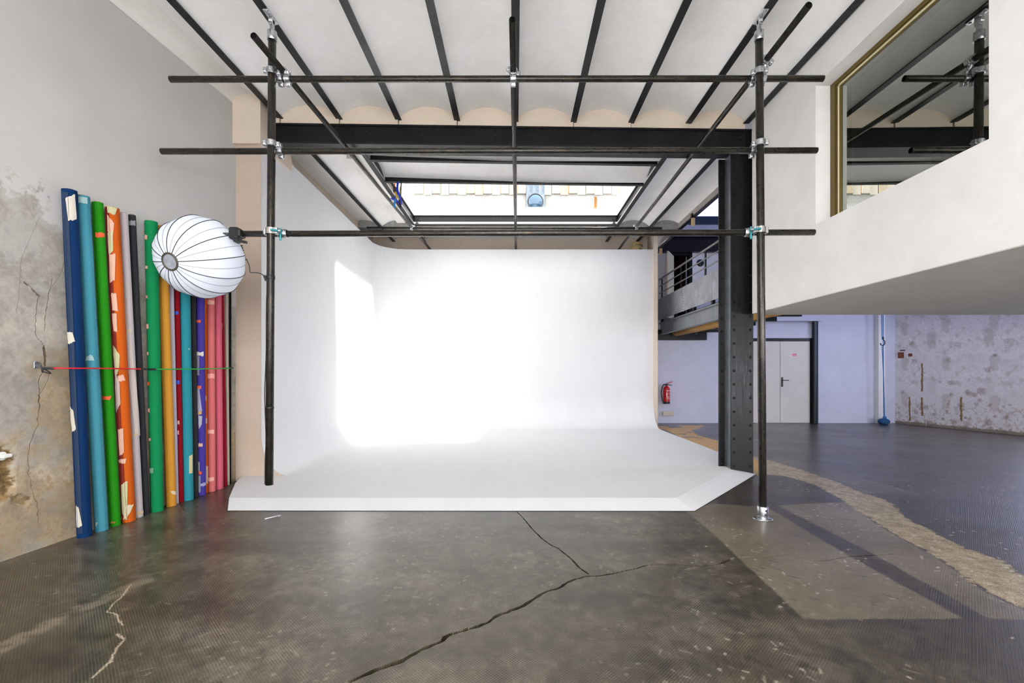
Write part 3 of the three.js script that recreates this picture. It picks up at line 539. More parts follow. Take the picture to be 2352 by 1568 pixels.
{ // side wall of the hall, distressed plaster with exposed bricks
  const A = V(9.93, 0, -11.9), B = V(10.72, 0, -9.1), L = A.distanceTo(B), g = struct('wall_hall_side');
  g.position.copy(A); g.rotation.y = Math.atan2(-(B.z - A.z), B.x - A.x);
  const k = rng(77), stains = []; for (let i = 0; i < 60; i++) stains.push([k() * 2.4, k() * k() * 2.2, 0.03 + 0.1 * k() * k(), k()]);
  const lines = [[0.62, 1.55, 0.85], [0.62, 0.7, 0.25], [0.34, 0.7, 0.1], [1.42, 0.75, 0.2]];
  const tex = texture(1024, 1024, (u, v, o) => {
    const x = u * 3, y = v * 3, a = at(N1, x / 2, y / 2), b = at(N2, x / 1.1, y / 1.1), c = at(N3, x / 0.8, y / 0.8), f = at(NW, x / 0.4, y / 0.4), kk = 30 * (c - 0.5) + 20 * (f - 0.5);
    let r = 224 + kk, gg = 221 + kk, bl = 224 + kk;
    const mix = (t, R, G, B2) => { r += (R - r) * t; gg += (G - gg) * t; bl += (B2 - bl) * t; };
    const up = sm(1.6, 2.0, y + 0.5 * (b - 0.5));
    mix(sm(0.52, 0.66, b * 0.6 + c * 0.4) * (0.16 + 0.3 * up), 162, 155, 150);
    mix(sm(0.58, 0.66, at(N2, x / 0.9 + 0.5, y / 0.9 + 0.2)) * 0.35, 176, 166, 158);
    mix(sm(0.6, 0.7, c) * sm(1.1, 0.2, y) * 0.4, 146, 126, 102);
    for (const [sx, sy, sr, q] of stains) { const dx = x - sx, dy = (y - sy), m = 1 - sm(sr * 0.5, sr, Math.hypot(dx, dy) + (c - 0.5) * sr * 1.4); if (m > 0) mix(m * 0.6 * sm(0.25, 0.6, f * 0.4 + c * 0.6), 120 + 30 * q, 104 + 30 * q, 84 + 40 * q); }
    for (const [lx, y0, y1] of lines) { const w = 0.022 + 0.04 * (c - 0.4); if (y < y0 && y > y1) mix((1 - sm(w * 0.4, Math.max(0.01, w), Math.abs(x - lx + 0.03 * (b - 0.5)))) * 0.85, 122, 96, 52); }
    mix((1 - sm(0.02, 0.06, y - 0.05 * c)) * 0.8, 120, 108, 92);
    mix((x > 0.70 && x < 0.725 ? 1 : 0) * 0.5, 226, 224, 226);
    o[0] = r; o[1] = gg; o[2] = bl;
  }, true);
  const bump = bumpPlaster.clone(); bump.repeat.set(3, 3);
  const fg = new THREE.PlaneGeometry(3, 3).translate(1.5, 1.5, 0.001);
  part(g, 'plaster_face', fg, std({ map: tex, bumpMap: bump, bumpScale: 0.02, roughness: 0.95 }));
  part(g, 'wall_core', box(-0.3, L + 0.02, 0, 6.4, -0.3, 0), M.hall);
  const brick = std({ color: '#8a5138', roughness: 0.95, bumpMap: bumpPlaster, bumpScale: 0.03 });
  for (const [px, py, w, h] of [[2069.5, 815.5, 0.14, 0.15], [2091, 815, 0.09, 0.075], [2073, 804.5, 0.12, 0.03]]) {
    const kx = (px - CX) / F, dirx = (B.x - A.x) / L, dirz = (B.z - A.z) / L; // ray meets the wall plane
    const s = (kx * -A.z - A.x) / (dirx + kx * dirz), d = -(A.z + dirz * s);
    part(g, 'brick', rbox(w, h, 0.03, 0.004).translate(s, EYE - (py - CY) * d / F, -0.004), brick);
  }
}
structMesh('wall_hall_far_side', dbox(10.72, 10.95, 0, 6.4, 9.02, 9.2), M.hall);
{ // tall window of the rear hall and the added fill windows behind the camera
  const w = struct('window_3');
  part(w, 'frosted_pane', dbox(10.62, 10.64, 0.7, 5.3, 6.4, 9.0), M.frostedCool);
  part(w, 'mullion', dbox(10.56, 10.64, 0.6, 5.4, 7.66, 7.74), M.black);
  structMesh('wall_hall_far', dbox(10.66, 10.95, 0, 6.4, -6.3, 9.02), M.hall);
  const back = struct('wall_front');
  part(back, 'wall', dbox(-4.8, 11.2, 0, 4.9, -6.4, -6.1), M.white);
  const w4 = struct('added_window_4');  // made-up window, added to carry the main fill light
  part(w4, 'frosted_pane', dbox(-3.2, 2.2, 0.7, 4.3, -6.08, -6.06), M.fillGlow);
  for (let i = 0; i <= 6; i++) part(w4, 'mullion', dbox(-3.24 + i * 0.9, -3.16 + i * 0.9, 0.66, 4.34, -6.06, -6.0), M.black);
  for (let i = 0; i <= 3; i++) part(w4, 'transom', dbox(-3.24, 2.24, 0.66 + i * 1.2, 0.74 + i * 1.2, -6.06, -6.0), M.black);
  const w6 = struct('added_window_6');  // made-up rooflight, added as overhead fill
  part(w6, 'frosted_pane', dbox(-2.6, 2.0, 4.4, 4.42, -4.5, -1.9), M.fillGlow);
  for (const z of [-4.53, -1.87]) part(w6, 'frame', dbox(-2.66, 2.06, 4.37, 4.48, z - 0.03, z + 0.03), M.black);
  for (const x of [-2.63, 2.03]) part(w6, 'frame', dbox(x - 0.03, x + 0.03, 4.37, 4.48, -4.5, -1.9), M.black);
  const w5 = struct('added_window_5');  // made-up window, added to light the mezzanine soffit
  part(w5, 'frosted_pane', dbox(4.1, 9.7, 0.4, 1.9, -6.08, -6.06), M.fillGlow);
  for (let i = 0; i <= 6; i++) part(w5, 'mullion', dbox(4.06 + i * 0.933, 4.14 + i * 0.933, 0.36, 1.94, -6.06, -6.0), M.black);
}
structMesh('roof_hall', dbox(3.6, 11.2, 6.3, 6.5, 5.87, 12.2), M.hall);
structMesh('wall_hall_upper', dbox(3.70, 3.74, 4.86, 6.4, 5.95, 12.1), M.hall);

{ // ground-floor fire door
  const d = struct('door_1'), y1 = P(0, 777, DB).y, xr = P(1866, 0, DB).x, xm = P(1790, 0, DB).x, xl = 5.85;
  const leaf = std({ color: '#d9d4c9', map: texPlaster, roughness: 0.6 });
  part(d, 'frame', dbox(xr - 0.09, xr, 0, y1, DB - 0.05, DB - 0.001), M.column);
  part(d, 'frame', dbox(xl - 0.09, xl, 0, y1, DB - 0.05, DB - 0.001), M.column);
  part(d, 'frame', dbox(xl, xr - 0.09, y1 - 0.075, y1, DB - 0.05, DB - 0.001), M.column);
  part(d, 'door_leaf', dbox(xl, xm - 0.006, 0.012, y1 - 0.08, DB - 0.035, DB - 0.005), leaf);
  const lr = part(d, 'door_leaf', dbox(xm + 0.006, xr - 0.092, 0.012, y1 - 0.08, DB - 0.035, DB - 0.005), leaf);
  const h = part(lr, 'door_handle', merge(rbox(0.045, 0.25, 0.012, 0.003), rbox(0.15, 0.02, 0.02, 0.006).translate(0.075, 0.045, 0.05), cyl(0.012, 0.012, 0.05, 12).rotateX(Math.PI / 2).translate(0, 0.045, 0.025)), M.blackPlastic);
  h.position.copy(P(1796.5, 877, DB - 0.042)); h.position.y += 0;
  const c = document.createElement('canvas'); c.width = 256; c.height = 96; const g = c.getContext('2d');
  g.fillStyle = '#f4f0ee'; g.fillRect(0, 0, 256, 96); g.fillStyle = '#c8102a'; g.fillRect(98, 4, 154, 88);
  g.fillStyle = '#f1d5d6'; g.fillRect(118, 24, 112, 8); g.fillRect(130, 44, 90, 8); g.fillRect(122, 64, 104, 8);
  g.strokeStyle = '#c8102a'; g.lineWidth = 9; g.beginPath(); g.arc(48, 48, 36, 0, 7); g.stroke(); g.strokeStyle = '#223'; g.lineWidth = 8; g.beginPath(); g.moveTo(46, 24); g.lineTo(50, 70); g.stroke(); g.strokeStyle = '#c8102a'; g.beginPath(); g.moveTo(24, 24); g.lineTo(72, 72); g.stroke();
  const tx = new THREE.CanvasTexture(c); tx.colorSpace = THREE.SRGBColorSpace;
  const sg = part(lr, 'sign', new THREE.PlaneGeometry(0.17, 0.065), std({ map: tx, roughness: 0.4 })); sg.position.copy(P(1822, 814.5, DB - 0.0365)); sg.userData.label = 'small red safety sign with a round pictogram';
  part(d, 'transom_panel', dbox(xl - 0.1, xr + 0.01, y1 + 0.01, P(0, 741, DB).y, DB - 0.03, DB - 0.001), M.hall);
  structMesh('trim_3', dbox(5.8, P(1890, 0, 11.75).x, P(0, 737, 11.75).y, P(0, 712, 11.75).y, 11.72, DB), M.hall);
  structMesh('trim_4', dbox(P(2018, 0, 11.78).x, P(2033, 0, 11.78).x, 0, 6.3, 11.78, DB), M.white);
  const p = thing('steel_post', 'slim dark steel post beside the double fire door', 'post', V(P(1872, 0, 11.8).x, 0, -11.8));
  part(p, 'post', rbox(0.1, P(0, 737, 11.72).y - 0.002, 0.1, 0.012).translate(0, P(0, 737, 11.72).y / 2, 0), std({ color: '#20282c', roughness: 0.4, metalness: 0.3 }));
  part(p, 'rib', rbox(0.02, P(0, 737, 11.72).y - 0.01, 0.02, 0.004).translate(0.035, P(0, 737, 11.72).y / 2, 0.055), std({ color: '#2f4a50', roughness: 0.4 }));
}
{ // hoist rope
  const D = 11.55, x = P(2026, 0, D).x, t = thing('hoist_rope', 'bright blue hoist rope hanging beside the white pilaster strip', 'rope', V(0, 0, 0));
  const blue = std({ color: '#1f6ea6', roughness: 0.7 });
  const top = 6.3;
  for (const [x0, x1, y0] of [[2023, 2026, 780], [2028.5, 2028.5, 775], [2026, 2030, 966]]) part(t, 'strand', tubeGeo([V(P(x0, 0, D).x, top, -D), V(P((x0 + x1) / 2, 0, D).x, 3, -D), V(P(x1, 0, D).x, P(0, y0, D).y, -D)], 0.0085, 30, 6), blue);
  part(t, 'strand', tubeGeo([P(2026, 795, D), P(2030, 880, D), P(2032, 966, D)], 0.0085, 20, 6), blue);
  const h = thing('hook', 'black steel hook on the blue hoist rope', 'hook', P(2028, 776, D));
  part(h, 'shackle', rbox(0.045, 0.06, 0.03, 0.01), M.blackPlastic);
  part(h, 'hook_bend', tubeGeo([V(0, -0.03, 0), V(0.04, -0.08, 0), V(0.045, -0.15, 0), V(0, -0.19, 0), V(-0.05, -0.17, 0), V(-0.06, -0.13, 0)], 0.012, 30, 8), M.blackPlastic);
  const b = thing('rope_bag', 'blue rope bag lying on the floor under the hoist rope', 'bag', V(P(2030, 0, D).x, 0, -D));
  const sg = new THREE.SphereGeometry(0.14, 24, 14).scale(1, 0.62, 0.8), p = sg.attributes.position;
  for (let i = 0; i < p.count; i++) { const v = V().fromBufferAttribute(p, i), n = 1 + 0.16 * (at(N1, v.x * 3 + 0.4, v.z * 3 + v.y * 2) - 0.5); p.setXYZ(i, v.x * n, Math.max(v.y * n, -0.075), v.z * n); }
  sg.computeVertexNormals(); part(b, 'sack', sg.translate(0, 0.076, 0), std({ color: '#1b4e78', roughness: 0.85 }));
  part(b, 'knot', new THREE.TorusGeometry(0.035, 0.014, 8, 16).translate(0.02, 0.17, 0), blue);
}
{ // fire extinguisher
  const t = thing('fire_extinguisher', 'red fire extinguisher with black hose on the back wall', 'extinguisher', P(1531, 927, DB - 0.1));
  const red = std({ color: '#c01418', roughness: 0.3 }), r = 0.082;
  part(t, 'cylinder', new THREE.LatheGeometry([[r, 0.06], [r, 0.38], [r * 0.92, 0.42], [r * 0.5, 0.45], [0.025, 0.46], [0.025, 0.48]].map((p) => new THREE.Vector2(...p)), 32), red);
  part(t, 'base_cap', cyl(r * 1.02, r * 1.02, 0.06, 32).translate(0, 0.03, 0), M.blackPlastic);
  part(t, 'valve', cyl(0.028, 0.028, 0.05, 16).translate(0, 0.495, 0), M.blackPlastic);
  part(t, 'lever', along(rbox(0.022, 0.16, 0.02, 0.004).translate(0, 0.08, 0), V(0, 0.51, 0), V(0.14, 0.57, 0)), red);
  part(t, 'carry_handle', along(rbox(0.018, 0.14, 0.02, 0.004).translate(0, 0.07, 0), V(0, 0.5, 0), V(0.14, 0.48, 0)), M.blackPlastic);
  part(t, 'hose', tubeGeo([V(-0.02, 0.5, 0), V(-0.08, 0.49, 0.01), V(-0.13, 0.4, 0.02), V(-0.145, 0.28, 0.02), V(-0.125, 0.14, 0.02), V(-0.1, 0.05, 0.02)], 0.013, 40, 8), M.blackPlastic);
  const c = document.createElement('canvas'); c.width = 128; c.height = 256; const g = c.getContext('2d'); g.fillStyle = '#b81216'; g.fillRect(0, 0, 128, 256); g.fillStyle = '#f6eaea';
  g.fillRect(6, 14, 116, 12); g.fillRect(8, 60, 22, 86); g.fillRect(52, 66, 44, 6); g.fillRect(52, 90, 50, 5); g.fillRect(52, 114, 46, 5); g.fillRect(8, 158, 24, 22); g.fillRect(44, 160, 22, 20); g.fillRect(84, 158, 20, 22); g.fillRect(8, 200, 96, 6); g.fillRect(8, 222, 90, 5);
  const tx = new THREE.CanvasTexture(c); tx.colorSpace = THREE.SRGBColorSpace;
  part(t, 'print', new THREE.CylinderGeometry(r + 0.001, r + 0.001, 0.27, 20, 1, true, -0.45, 1.5).translate(0, 0.225, 0), std({ map: tx, roughness: 0.35 }));
  part(t, 'wall_bracket', rbox(0.04, 0.3, 0.03, 0.004).translate(0, 0.26, -0.085), M.blackPlastic);
  const o = thing('outlet_box', 'low white wall box with a row of sockets below the fire extinguisher', 'outlet', P(1534.5, 949, DB - 0.03));
  part(o, 'housing', rbox(0.29, 0.11, 0.06, 0.015, 3), M.cream);
  for (let i = 0; i < 5; i++) part(o, 'socket', cyl(0.016, 0.016, 0.012, 12).rotateX(Math.PI / 2).translate(-0.1 + i * 0.05, 0, 0.03), std({ color: '#cfc1b1', roughness: 0.8 }));
  const bb = thing('wall_bracket_beam', 'flat black steel bearer on the back wall under the walkway', 'beam', P(1560, 769, DB - 0.06));
  part(bb, 'bearer', rbox(1.36, 0.27, 0.11, 0.006).translate(0.02, 0, 0), M.column);
  for (const x of [-0.1, 0.42]) part(bb, 'bolt', cyl(0.025, 0.025, 0.02, 8).rotateX(Math.PI / 2).translate(x, 0.03, 0.06), M.greySteel);
}
{ // walkway
  const t = thing('walkway', 'raw steel walkway with tubular handrail behind the riveted column', 'walkway', V(3.73, 0, 0)), d0 = 6.1, d1 = 11.86;
  const plateTex = M.greySteel;
  for (const [a, b] of [[d0, 8.62], [8.63, 10.08], [10.09, d1]]) part(t, 'fascia_plate', dbox(-0.006, 0.006, 2.68, 3.22, a, b), std({ color: '#b4b4bb', map: texSteel, roughness: 0.45, metalness: 0.05 }));
  for (let i = 0; i < 9; i++) part(t, 'weld', new THREE.SphereGeometry(0.012, 8, 6).translate(-0.006, 2.68 + i * 0.062, -10.085), std({ color: '#d9d6d0', roughness: 0.5 }));
  const ch = beamGeo(0.12, 0.3, 0.02, 0.015, d1 - d0).translate(0.06, 2.6, -d1); part(t, 'edge_beam', ch, std({ color: '#9ba0a4', map: texSteel, roughness: 0.45, metalness: 0.05 }));
  part(t, 'deck', dbox(0.03, 1.5, 2.602, 2.625, d0, d1), plateTex);
  for (let d = 6.7; d < 11.8; d += 0.8) part(t, 'cross_joist', dbox(0.12, 1.5, 2.34, 2.6, d, d + 0.08), M.column);
  part(t, 'duct', pipeGeo(V(0.42, 2.3, -6.2), V(0.42, 2.36, -11.8), 0.1, 0.01), std({ color: '#b58a4a', roughness: 0.7 }));
  for (const y of [3.74, 3.56, 3.38]) part(t, 'rail', pipeGeo(V(0.02, y, -d0), V(0.02, y, -d1), y > 3.7 ? 0.021 : 0.013, 0.003, 16), std({ color: '#a5a39f', map: texSteel, roughness: 0.4, metalness: 0.35 }));
  for (const d of [6.7, 8.6, 9.5, 10.6, 11.6]) part(t, 'spacer', dbox(-0.004, 0.05, 2.6, 2.69, d, d + 0.08), M.column);
  for (const d of [6.7, 8.05, 9.02, 10.35, 11.7]) part(t, 'stanchion', dbox(0.03, 0.045, 2.95, 3.72, d - 0.03, d + 0.03), M.column);
}
{ // edge beam of the rear ceiling and the two bright hanger blocks
  const t = thing('edge_beam', 'weathered grey steel edge beam descending above the walkway', 'beam', V(3.63, 4.5, 0));
  part(t, 'web', dbox(-0.05, 0.05, -0.02, 0.22, 6.08, 11.85), std({ color: '#c8bdb5', map: texSteel, roughness: 0.8 }));
  part(t, 'flange', dbox(-0.052, 0.01, -0.05, -0.02, 6.08, 11.85), M.column);
  const hp = thing('hanger_block', 'pale wooden block clamped under the edge beam beside the riveted column', 'block', P(1592, 506, 9.2));
  part(hp, 'block', rbox(0.075, 0.19, 0.06, 0.03, 3).translate(0, -0.02, 0), std({ color: '#d9b98a', roughness: 0.7 }));
  part(hp, 'clip', rbox(0.085, 0.09, 0.07, 0.006).translate(0, 0.09, 0), M.blackPlastic);
  const h2 = hp.clone(); h2.name = numbered('hanger_block'); scene.add(h2); h2.position.copy(P(1517.5, 575, 11.5)); h2.userData.label = 'pale wooden block clamped at the far end of the edge beam above the cove corner';
}

// ------------------------------------------------------------------ pipe frame
const ZP = 4.06, ZH = 4.124, RP = 0.033, RH = 0.0275;
function pipe(label, a, b, r) { const t = thing('steel_pipe', label, 'pipe', a); part(t, 'tube', pipeGeo(V(0, 0, 0), b.clone().sub(a), r), M.pipe); part(t, 'bore_shade', pipeGeo(V(0, 0, 0).addScaledVector(b.clone().sub(a).normalize(), 0.012), b.clone().sub(a).multiplyScalar(0.995), r - 0.0042, 0.001, 20), M.dark); return t; }  // added dark tube puts the shade into the open pipe ends
pipe('upright steel pipe at the left, standing in front of the cove', P(618.5, 1113, ZP), P(625.2, 80, ZP), RP);
pipe('upright steel pipe at the right, footed on the concrete floor', P(1752, 1178, ZP), P(1743.5, 80, ZP), RP);
const bars = [[390, 1891, 181.5, 181], [371, 1876, 347.5, 345.5]];
pipe('top horizontal steel pipe of the frame', P(391, 182, ZH), P(1891, 180.5, ZH), RH);
pipe('middle horizontal steel pipe of the frame', P(371, 347.5, ZH), P(1876, 345.5, ZH), RH);
pipe('lowest horizontal steel pipe of the frame, with the lantern lamp on its end', P(548, 537, ZH), P(1870, 533.5, ZH), RH);
function depthPipe(label, x0, y0, x1, y1, xm, d1, ym = 166, dm = ZH) {                      // rises gently towards the rear wall and rests on the top front pipe
  const m = P(xm, ym, dm), e = P(x1, y1, d1), dir = m.clone().sub(e);
  // near end where the picture shows the cut end: solve along the line for height
  let lo = 1, hi = 1.35; for (let i = 0; i < 40; i++) { const t = (lo + hi) / 2, p = e.clone().addScaledVector(dir, t), y = CY - (p.y - EYE) * F / -p.z; if (y > y0) lo = t; else hi = t; }
  return [pipe(label, e.clone().addScaledVector(dir, lo), e, RH), m, dir.normalize(), e];
}
const dpL = depthPipe('left long steel pipe running back from the frame over the cove', 592, 82, 990, 575, 652, 11.0);
const dpM = depthPipe('middle long steel pipe running back from the frame to the rear wall', 1178, 45, 1185, 575, 1179, 11.0);
const dpR = depthPipe('right long steel pipe running back from the frame over the cove', 1858, 12, 1420, 574, 1759.6, 10.9, 138, 4.06);
function onDepth(dp, d) { const t = (-d - dp[3].z) / dp[2].z; return dp[3].clone().addScaledVector(dp[2], t); }
const bl = onDepth(dpL, 9.05);
pipe('thin rear steel pipe laid across the long pipes, upper one', P(843, 523.5, 9.02), P(1520, 524, 9.02), 0.026);
pipe('thin rear steel pipe hung under the long pipes, mostly behind the lowest front pipe', P(845, 529.5, 9.12), P(1500, 530, 9.12), 0.02);

// swivel clamps: two split collars with bolts and a pivot between them
function collar(parent, c, dir, r, lugDir) {
  const q = new THREE.Quaternion().setFromUnitVectors(V(0, 1, 0), dir.clone().normalize()), w = 0.052, ro = r + 0.0135;
  const ring = new THREE.LatheGeometry([[r + 0.0008, -w / 2], [ro - 0.003, -w / 2], [ro, -w / 2 + 0.004], [ro, w / 2 - 0.004], [ro - 0.003, w / 2], [r + 0.0008, w / 2], [r + 0.0008, -w / 2]].map((p) => new THREE.Vector2(...p)), 28);
  const g = toCreasedNormals(ring, 0.6).applyQuaternion(q).translate(c.x, c.y, c.z);
  const m = part(parent, 'collar', g, M.zinc);
  const side = lugDir.clone().normalize(), out = dir.clone().cross(side).normalize();
  for (const s of [-1, 1]) {
    const p = c.clone().addScaledVector(side, s * (ro + 0.008));
    const lug = rbox(0.032, w * 0.9, 0.038, 0.009).applyMatrix4(new THREE.Matrix4().makeBasis(side, dir.clone().normalize(), side.clone().cross(dir).normalize())).translate(p.x, p.y, p.z);
    const l = part(m, 'lug', lug, M.zinc);
    const b = cyl(0.009, 0.009, 0.062, 6).applyQuaternion(new THREE.Quaternion().setFromUnitVectors(V(0, 1, 0), out)).translate(p.x, p.y, p.z);
    part(m, 'bolt', b, M.zinc);
  }
  return m;
}
function swivel(label, p1, d1, r1, l1, p2, d2, r2, l2, group) {
  const t = thing('pipe_clamp', label, 'clamp', p1, group), q = p2.clone().sub(p1);
  collar(t, V(0, 0, 0), d1, r1, l1); collar(t, q, d2, r2, l2);
  const n = q.clone().normalize(), a = n.clone().multiplyScalar(r1 + 0.006), b = q.clone().addScaledVector(n, -r2 - 0.006);
  if (a.distanceTo(b) > 0.004 && q.length() > r1 + r2) part(t, 'pivot', along(cyl(0.021, 0.021, a.distanceTo(b), 16).translate(0, a.distanceTo(b) / 2, 0), a, b), M.zinc);
  return t;
}
const UP = V(0, 1, 0), EX = V(1, 0, 0), EZ = V(0, 0, 1), CG = 'galvanised clamps of the pipe frame';
const postX = (side, y) => side < 0 ? P(618.5 + (1113 - y) / 1033 * 6.7, y, ZP) : P(1752 - (1178 - y) / 1098 * 8.5, y, ZP);
const tilt = V(0.0, 1, 0.0);
for (const [s, where] of [[-1, 'left upright'], [1, 'right upright']]) for (const [y, lab] of [[s < 0 ? 181.5 : 181, 'top'], [s < 0 ? 347.3 : 345.8, 'middle']]) {
  const p1 = postX(s, y - 17), p2 = P(s < 0 ? 644 : 1729, y, ZH);
  swivel(`shiny galvanised swivel clamp joining the ${where} to the ${lab} horizontal pipe`, p1, UP, RP, V(1, 0, s * 0.3), p2, EX, RH, V(0, 1, 0.4), CG);
}
for (const [dp, where] of [[dpL, 'left'], [dpM, 'middle'], [dpR, 'right']]) {
  const m = dp[1], p2 = V(m.x + (where === 'left' ? 0.035 : where === 'right' ? -0.0 : 0.0), P(0, 181, ZH).y, -ZH);
  swivel(`shiny galvanised clamp holding the ${where} long pipe on the top horizontal pipe`, m, dp[2], RH, V(1, -0.5, 0), p2, EX, RH, V(0, 1, 0.35), CG);
}
for (const [dp, where] of [[dpL, 'left'], [dpR, 'right']]) {
  const p = onDepth(dp, 9.02); swivel(`small galvanised clamp joining the ${where} long pipe to the rear cross pipes`, p, dp[2], RH, EX, V(p.x, P(0, 523.7, 9.02).y, -9.02), EX, 0.026, UP, CG);
}
// square scaffold couplers on the lowest pipe
for (const [s, where] of [[-1, 'left upright'], [1, 'right upright']]) {
  const y = s < 0 ? 531 : 528, c = postX(s, y), t = thing('scaffold_coupler', `square scaffold coupler with teal bolts joining the ${where} to the lowest horizontal pipe`, 'coupler', c, CG);
  const yp = P(0, s < 0 ? 536.5 : 534, ZH).y - c.y, teal = std({ color: '#3d9aa0', roughness: 0.4, metalness: 0.6 }), xs = -s;
  part(t, 'half_cap', toCreasedNormals(new THREE.CylinderGeometry(RP + 0.009, RP + 0.009, 0.055, 24, 1, true, -Math.PI / 2, Math.PI), 0.6), std({ color: '#d0cbc0', map: texSteel, metalness: 0.8, roughness: 0.4, side: THREE.DoubleSide }));
  part(t, 'hinge_block', rbox(0.035, 0.058, 0.05, 0.005).translate(xs * (RP + 0.02), 0, 0.01), M.zinc);
  part(t, 'hinge_block', rbox(0.02, 0.058, 0.05, 0.005).translate(-xs * (RP + 0.016), -0.005, 0.0), M.zinc);
  part(t, 'eye_bolt', along(cyl(0.009, 0.009, 0.1, 10).translate(0, 0.05, 0), V(xs * 0.02, 0.0, RP + 0.012), V(xs * 0.11, -0.01, RP + 0.006)), teal);
  part(t, 'eye_bolt', along(cyl(0.009, 0.009, 0.11, 10).translate(0, 0.05, 0), V(xs * 0.075, 0.03, -0.02), V(xs * 0.075, -0.1, -0.02)), teal);
  part(t, 'nut', cyl(0.016, 0.016, 0.018, 6).rotateZ(Math.PI / 2).translate(xs * 0.1, -0.008, RP + 0.006), M.zinc);
  part(t, 'lower_cap', toCreasedNormals(new THREE.TorusGeometry(RH + 0.006, 0.008, 8, 24).rotateY(Math.PI / 2).scale(5, 1, 1).translate(xs * 0.075, yp, -ZH + ZP), 0.8), M.zinc);
}
// fittings at the ends of the uprights
for (const [s, where] of [[-1, 'left'], [1, 'right']]) {
  const c = postX(s, 86), t = thing('pipe_fitting', `galvanised swivel fitting fixing the top of the ${where} upright to a ceiling joist`, 'fitting', c);
  part(t, 'sleeve', pipeGeo(V(0, -0.03, 0), V(0, 0.05, 0), RP + 0.007, 0.006), M.zinc);
  part(t, 'neck', rbox(0.03, 0.12, 0.04, 0.008).translate(0, 0.1, 0), M.zinc);
  part(t, 'eye', cyl(0.034, 0.034, 0.03, 20).rotateZ(Math.PI / 2).translate(0, 0.15, 0), M.zinc);
  part(t, 'base_plate', rbox(0.05, 0.016, 0.18, 0.005).translate(s * 0.015, JY - c.y - 0.009, 0), M.zinc);
  part(t, 'yoke', rbox(0.028, 0.08, 0.05, 0.006).translate(s * 0.01, JY - c.y - 0.05, 0), M.zinc);
  for (const z of [-0.068, 0.068]) part(t, 'screw', cyl(0.012, 0.012, 0.012, 8).translate(s * 0.015, JY - c.y - 0.02, z), M.zinc);
}
{
  const b = V(postX(1, 1190).x, 0, -ZP), t = thing('floor_flange', 'round galvanised floor flange under the right upright pipe', 'flange', b);
  part(t, 'flange', new THREE.LatheGeometry([[0, 0], [0.085, 0], [0.085, 0.006], [0.078, 0.01], [0.05, 0.013], [0.05, 0.016]].map((p) => new THREE.Vector2(...p)), 32).scale(1, 1, 0.8), M.zinc);
  part(t, 'sleeve', pipeGeo(V(0, 0.008, 0), V(0, 0.115, 0), RP + 0.012, 0.011), M.zinc);
  for (const y of [0.05, 0.085]) part(t, 'set_screw', cyl(0.009, 0.009, 0.01, 12).rotateX(Math.PI / 2).translate(0.005, y, RP + 0.012), M.blackPlastic);
  const r = P(628, 1190, 0.01), f = floorAt(624, 1191), t2 = thing('floor_bracket', 'small bright metal foot lying on the floor in front of the cove', 'bracket', V(f[0], 0, -f[1]));
  const arm = tubeGeo([V(-0.05, 0.004, 0.02), V(-0.01, 0.01, 0.0), V(0.03, 0.014, -0.03)], 0.006, 20, 8); part(t2, 'arm', arm, M.zinc);
  part(t2, 'eye', new THREE.TorusGeometry(0.013, 0.006, 8, 18).rotateX(Math.PI / 2).translate(0.042, 0.014, -0.04), M.zinc);
}

// ------------------------------------------------------------------ paper rolls against the left wall
const rolls = [];
const rollData = [ // pixel of the top centre, of the foot centre, width in pixels, colour, label, angle of the free paper edge
  [159, 194, 35, '#00356a', 'dark blue paper roll, the leftmost against the wall', 3.5],
  [190, 234, 31, '#4fa3b6', 'light teal paper roll beside the dark blue one', 5],
  [224, 265, 25, '#2aa012', 'bright lime green paper roll with orange tape, third from the left', 4],
  [257, 296, 31, '#ea6a16', 'orange paper roll covered with masking tape scraps, fourth from the left', 3.3],
  [283, 319, 21, '#e6dcdc', 'white paper roll between the thick orange and the black roll', 6],
  [303, 336, 17, '#37383c', 'black paper roll left of the gap in the row', 4],
  [347, 361, 29, '#0d9a58', 'emerald green paper roll right of the gap in the row', 3.5],
  [371, 394, 23, '#f0a93c', 'golden yellow paper roll beside the emerald one', 5],
  [389, 404, 14, '#dcd6e4', 'narrow white paper roll between the yellow and the crimson roll', 5],
  [403, 415, 14, '#a3091d', 'crimson paper roll with blue tape left of the second teal roll', 3.4],
  [422, 432.5, 24, '#33a0ae', 'teal paper roll in the middle of the right-hand group', 4],
  [440.5, 449, 14, '#3a3b3d', 'charcoal paper roll between the teal and the violet roll', 4],
  [459, 463, 19.5, '#5242ac', 'violet blue paper roll with orange and white tape', 3.3],
  [470, 473.5, 9, '#f26a14', 'thin orange paper roll between the violet and the salmon roll', 4],
  [483, 486.6, 18, '#f47f7e', 'salmon pink paper roll with pale tape bands', 4],
  [498, 503.5, 19, '#ee6f86', 'rose pink paper roll, right of the salmon one', 4],
  [507, 516.5, 11, '#a90f2c', 'dark crimson paper roll near the end of the row', 4],
  [519, 523.8, 8, '#ddccb8', 'slim cream paper roll near the end of the row', 4],
  [529, 528.5, 6, '#17191b', 'thin black paper roll, the rightmost in the row', 4],
];
function solveWall(px, off) { const k = (px - CX) / F, d = (-3.55 - WM * 3.13 + off) / (k - WM); return d; }
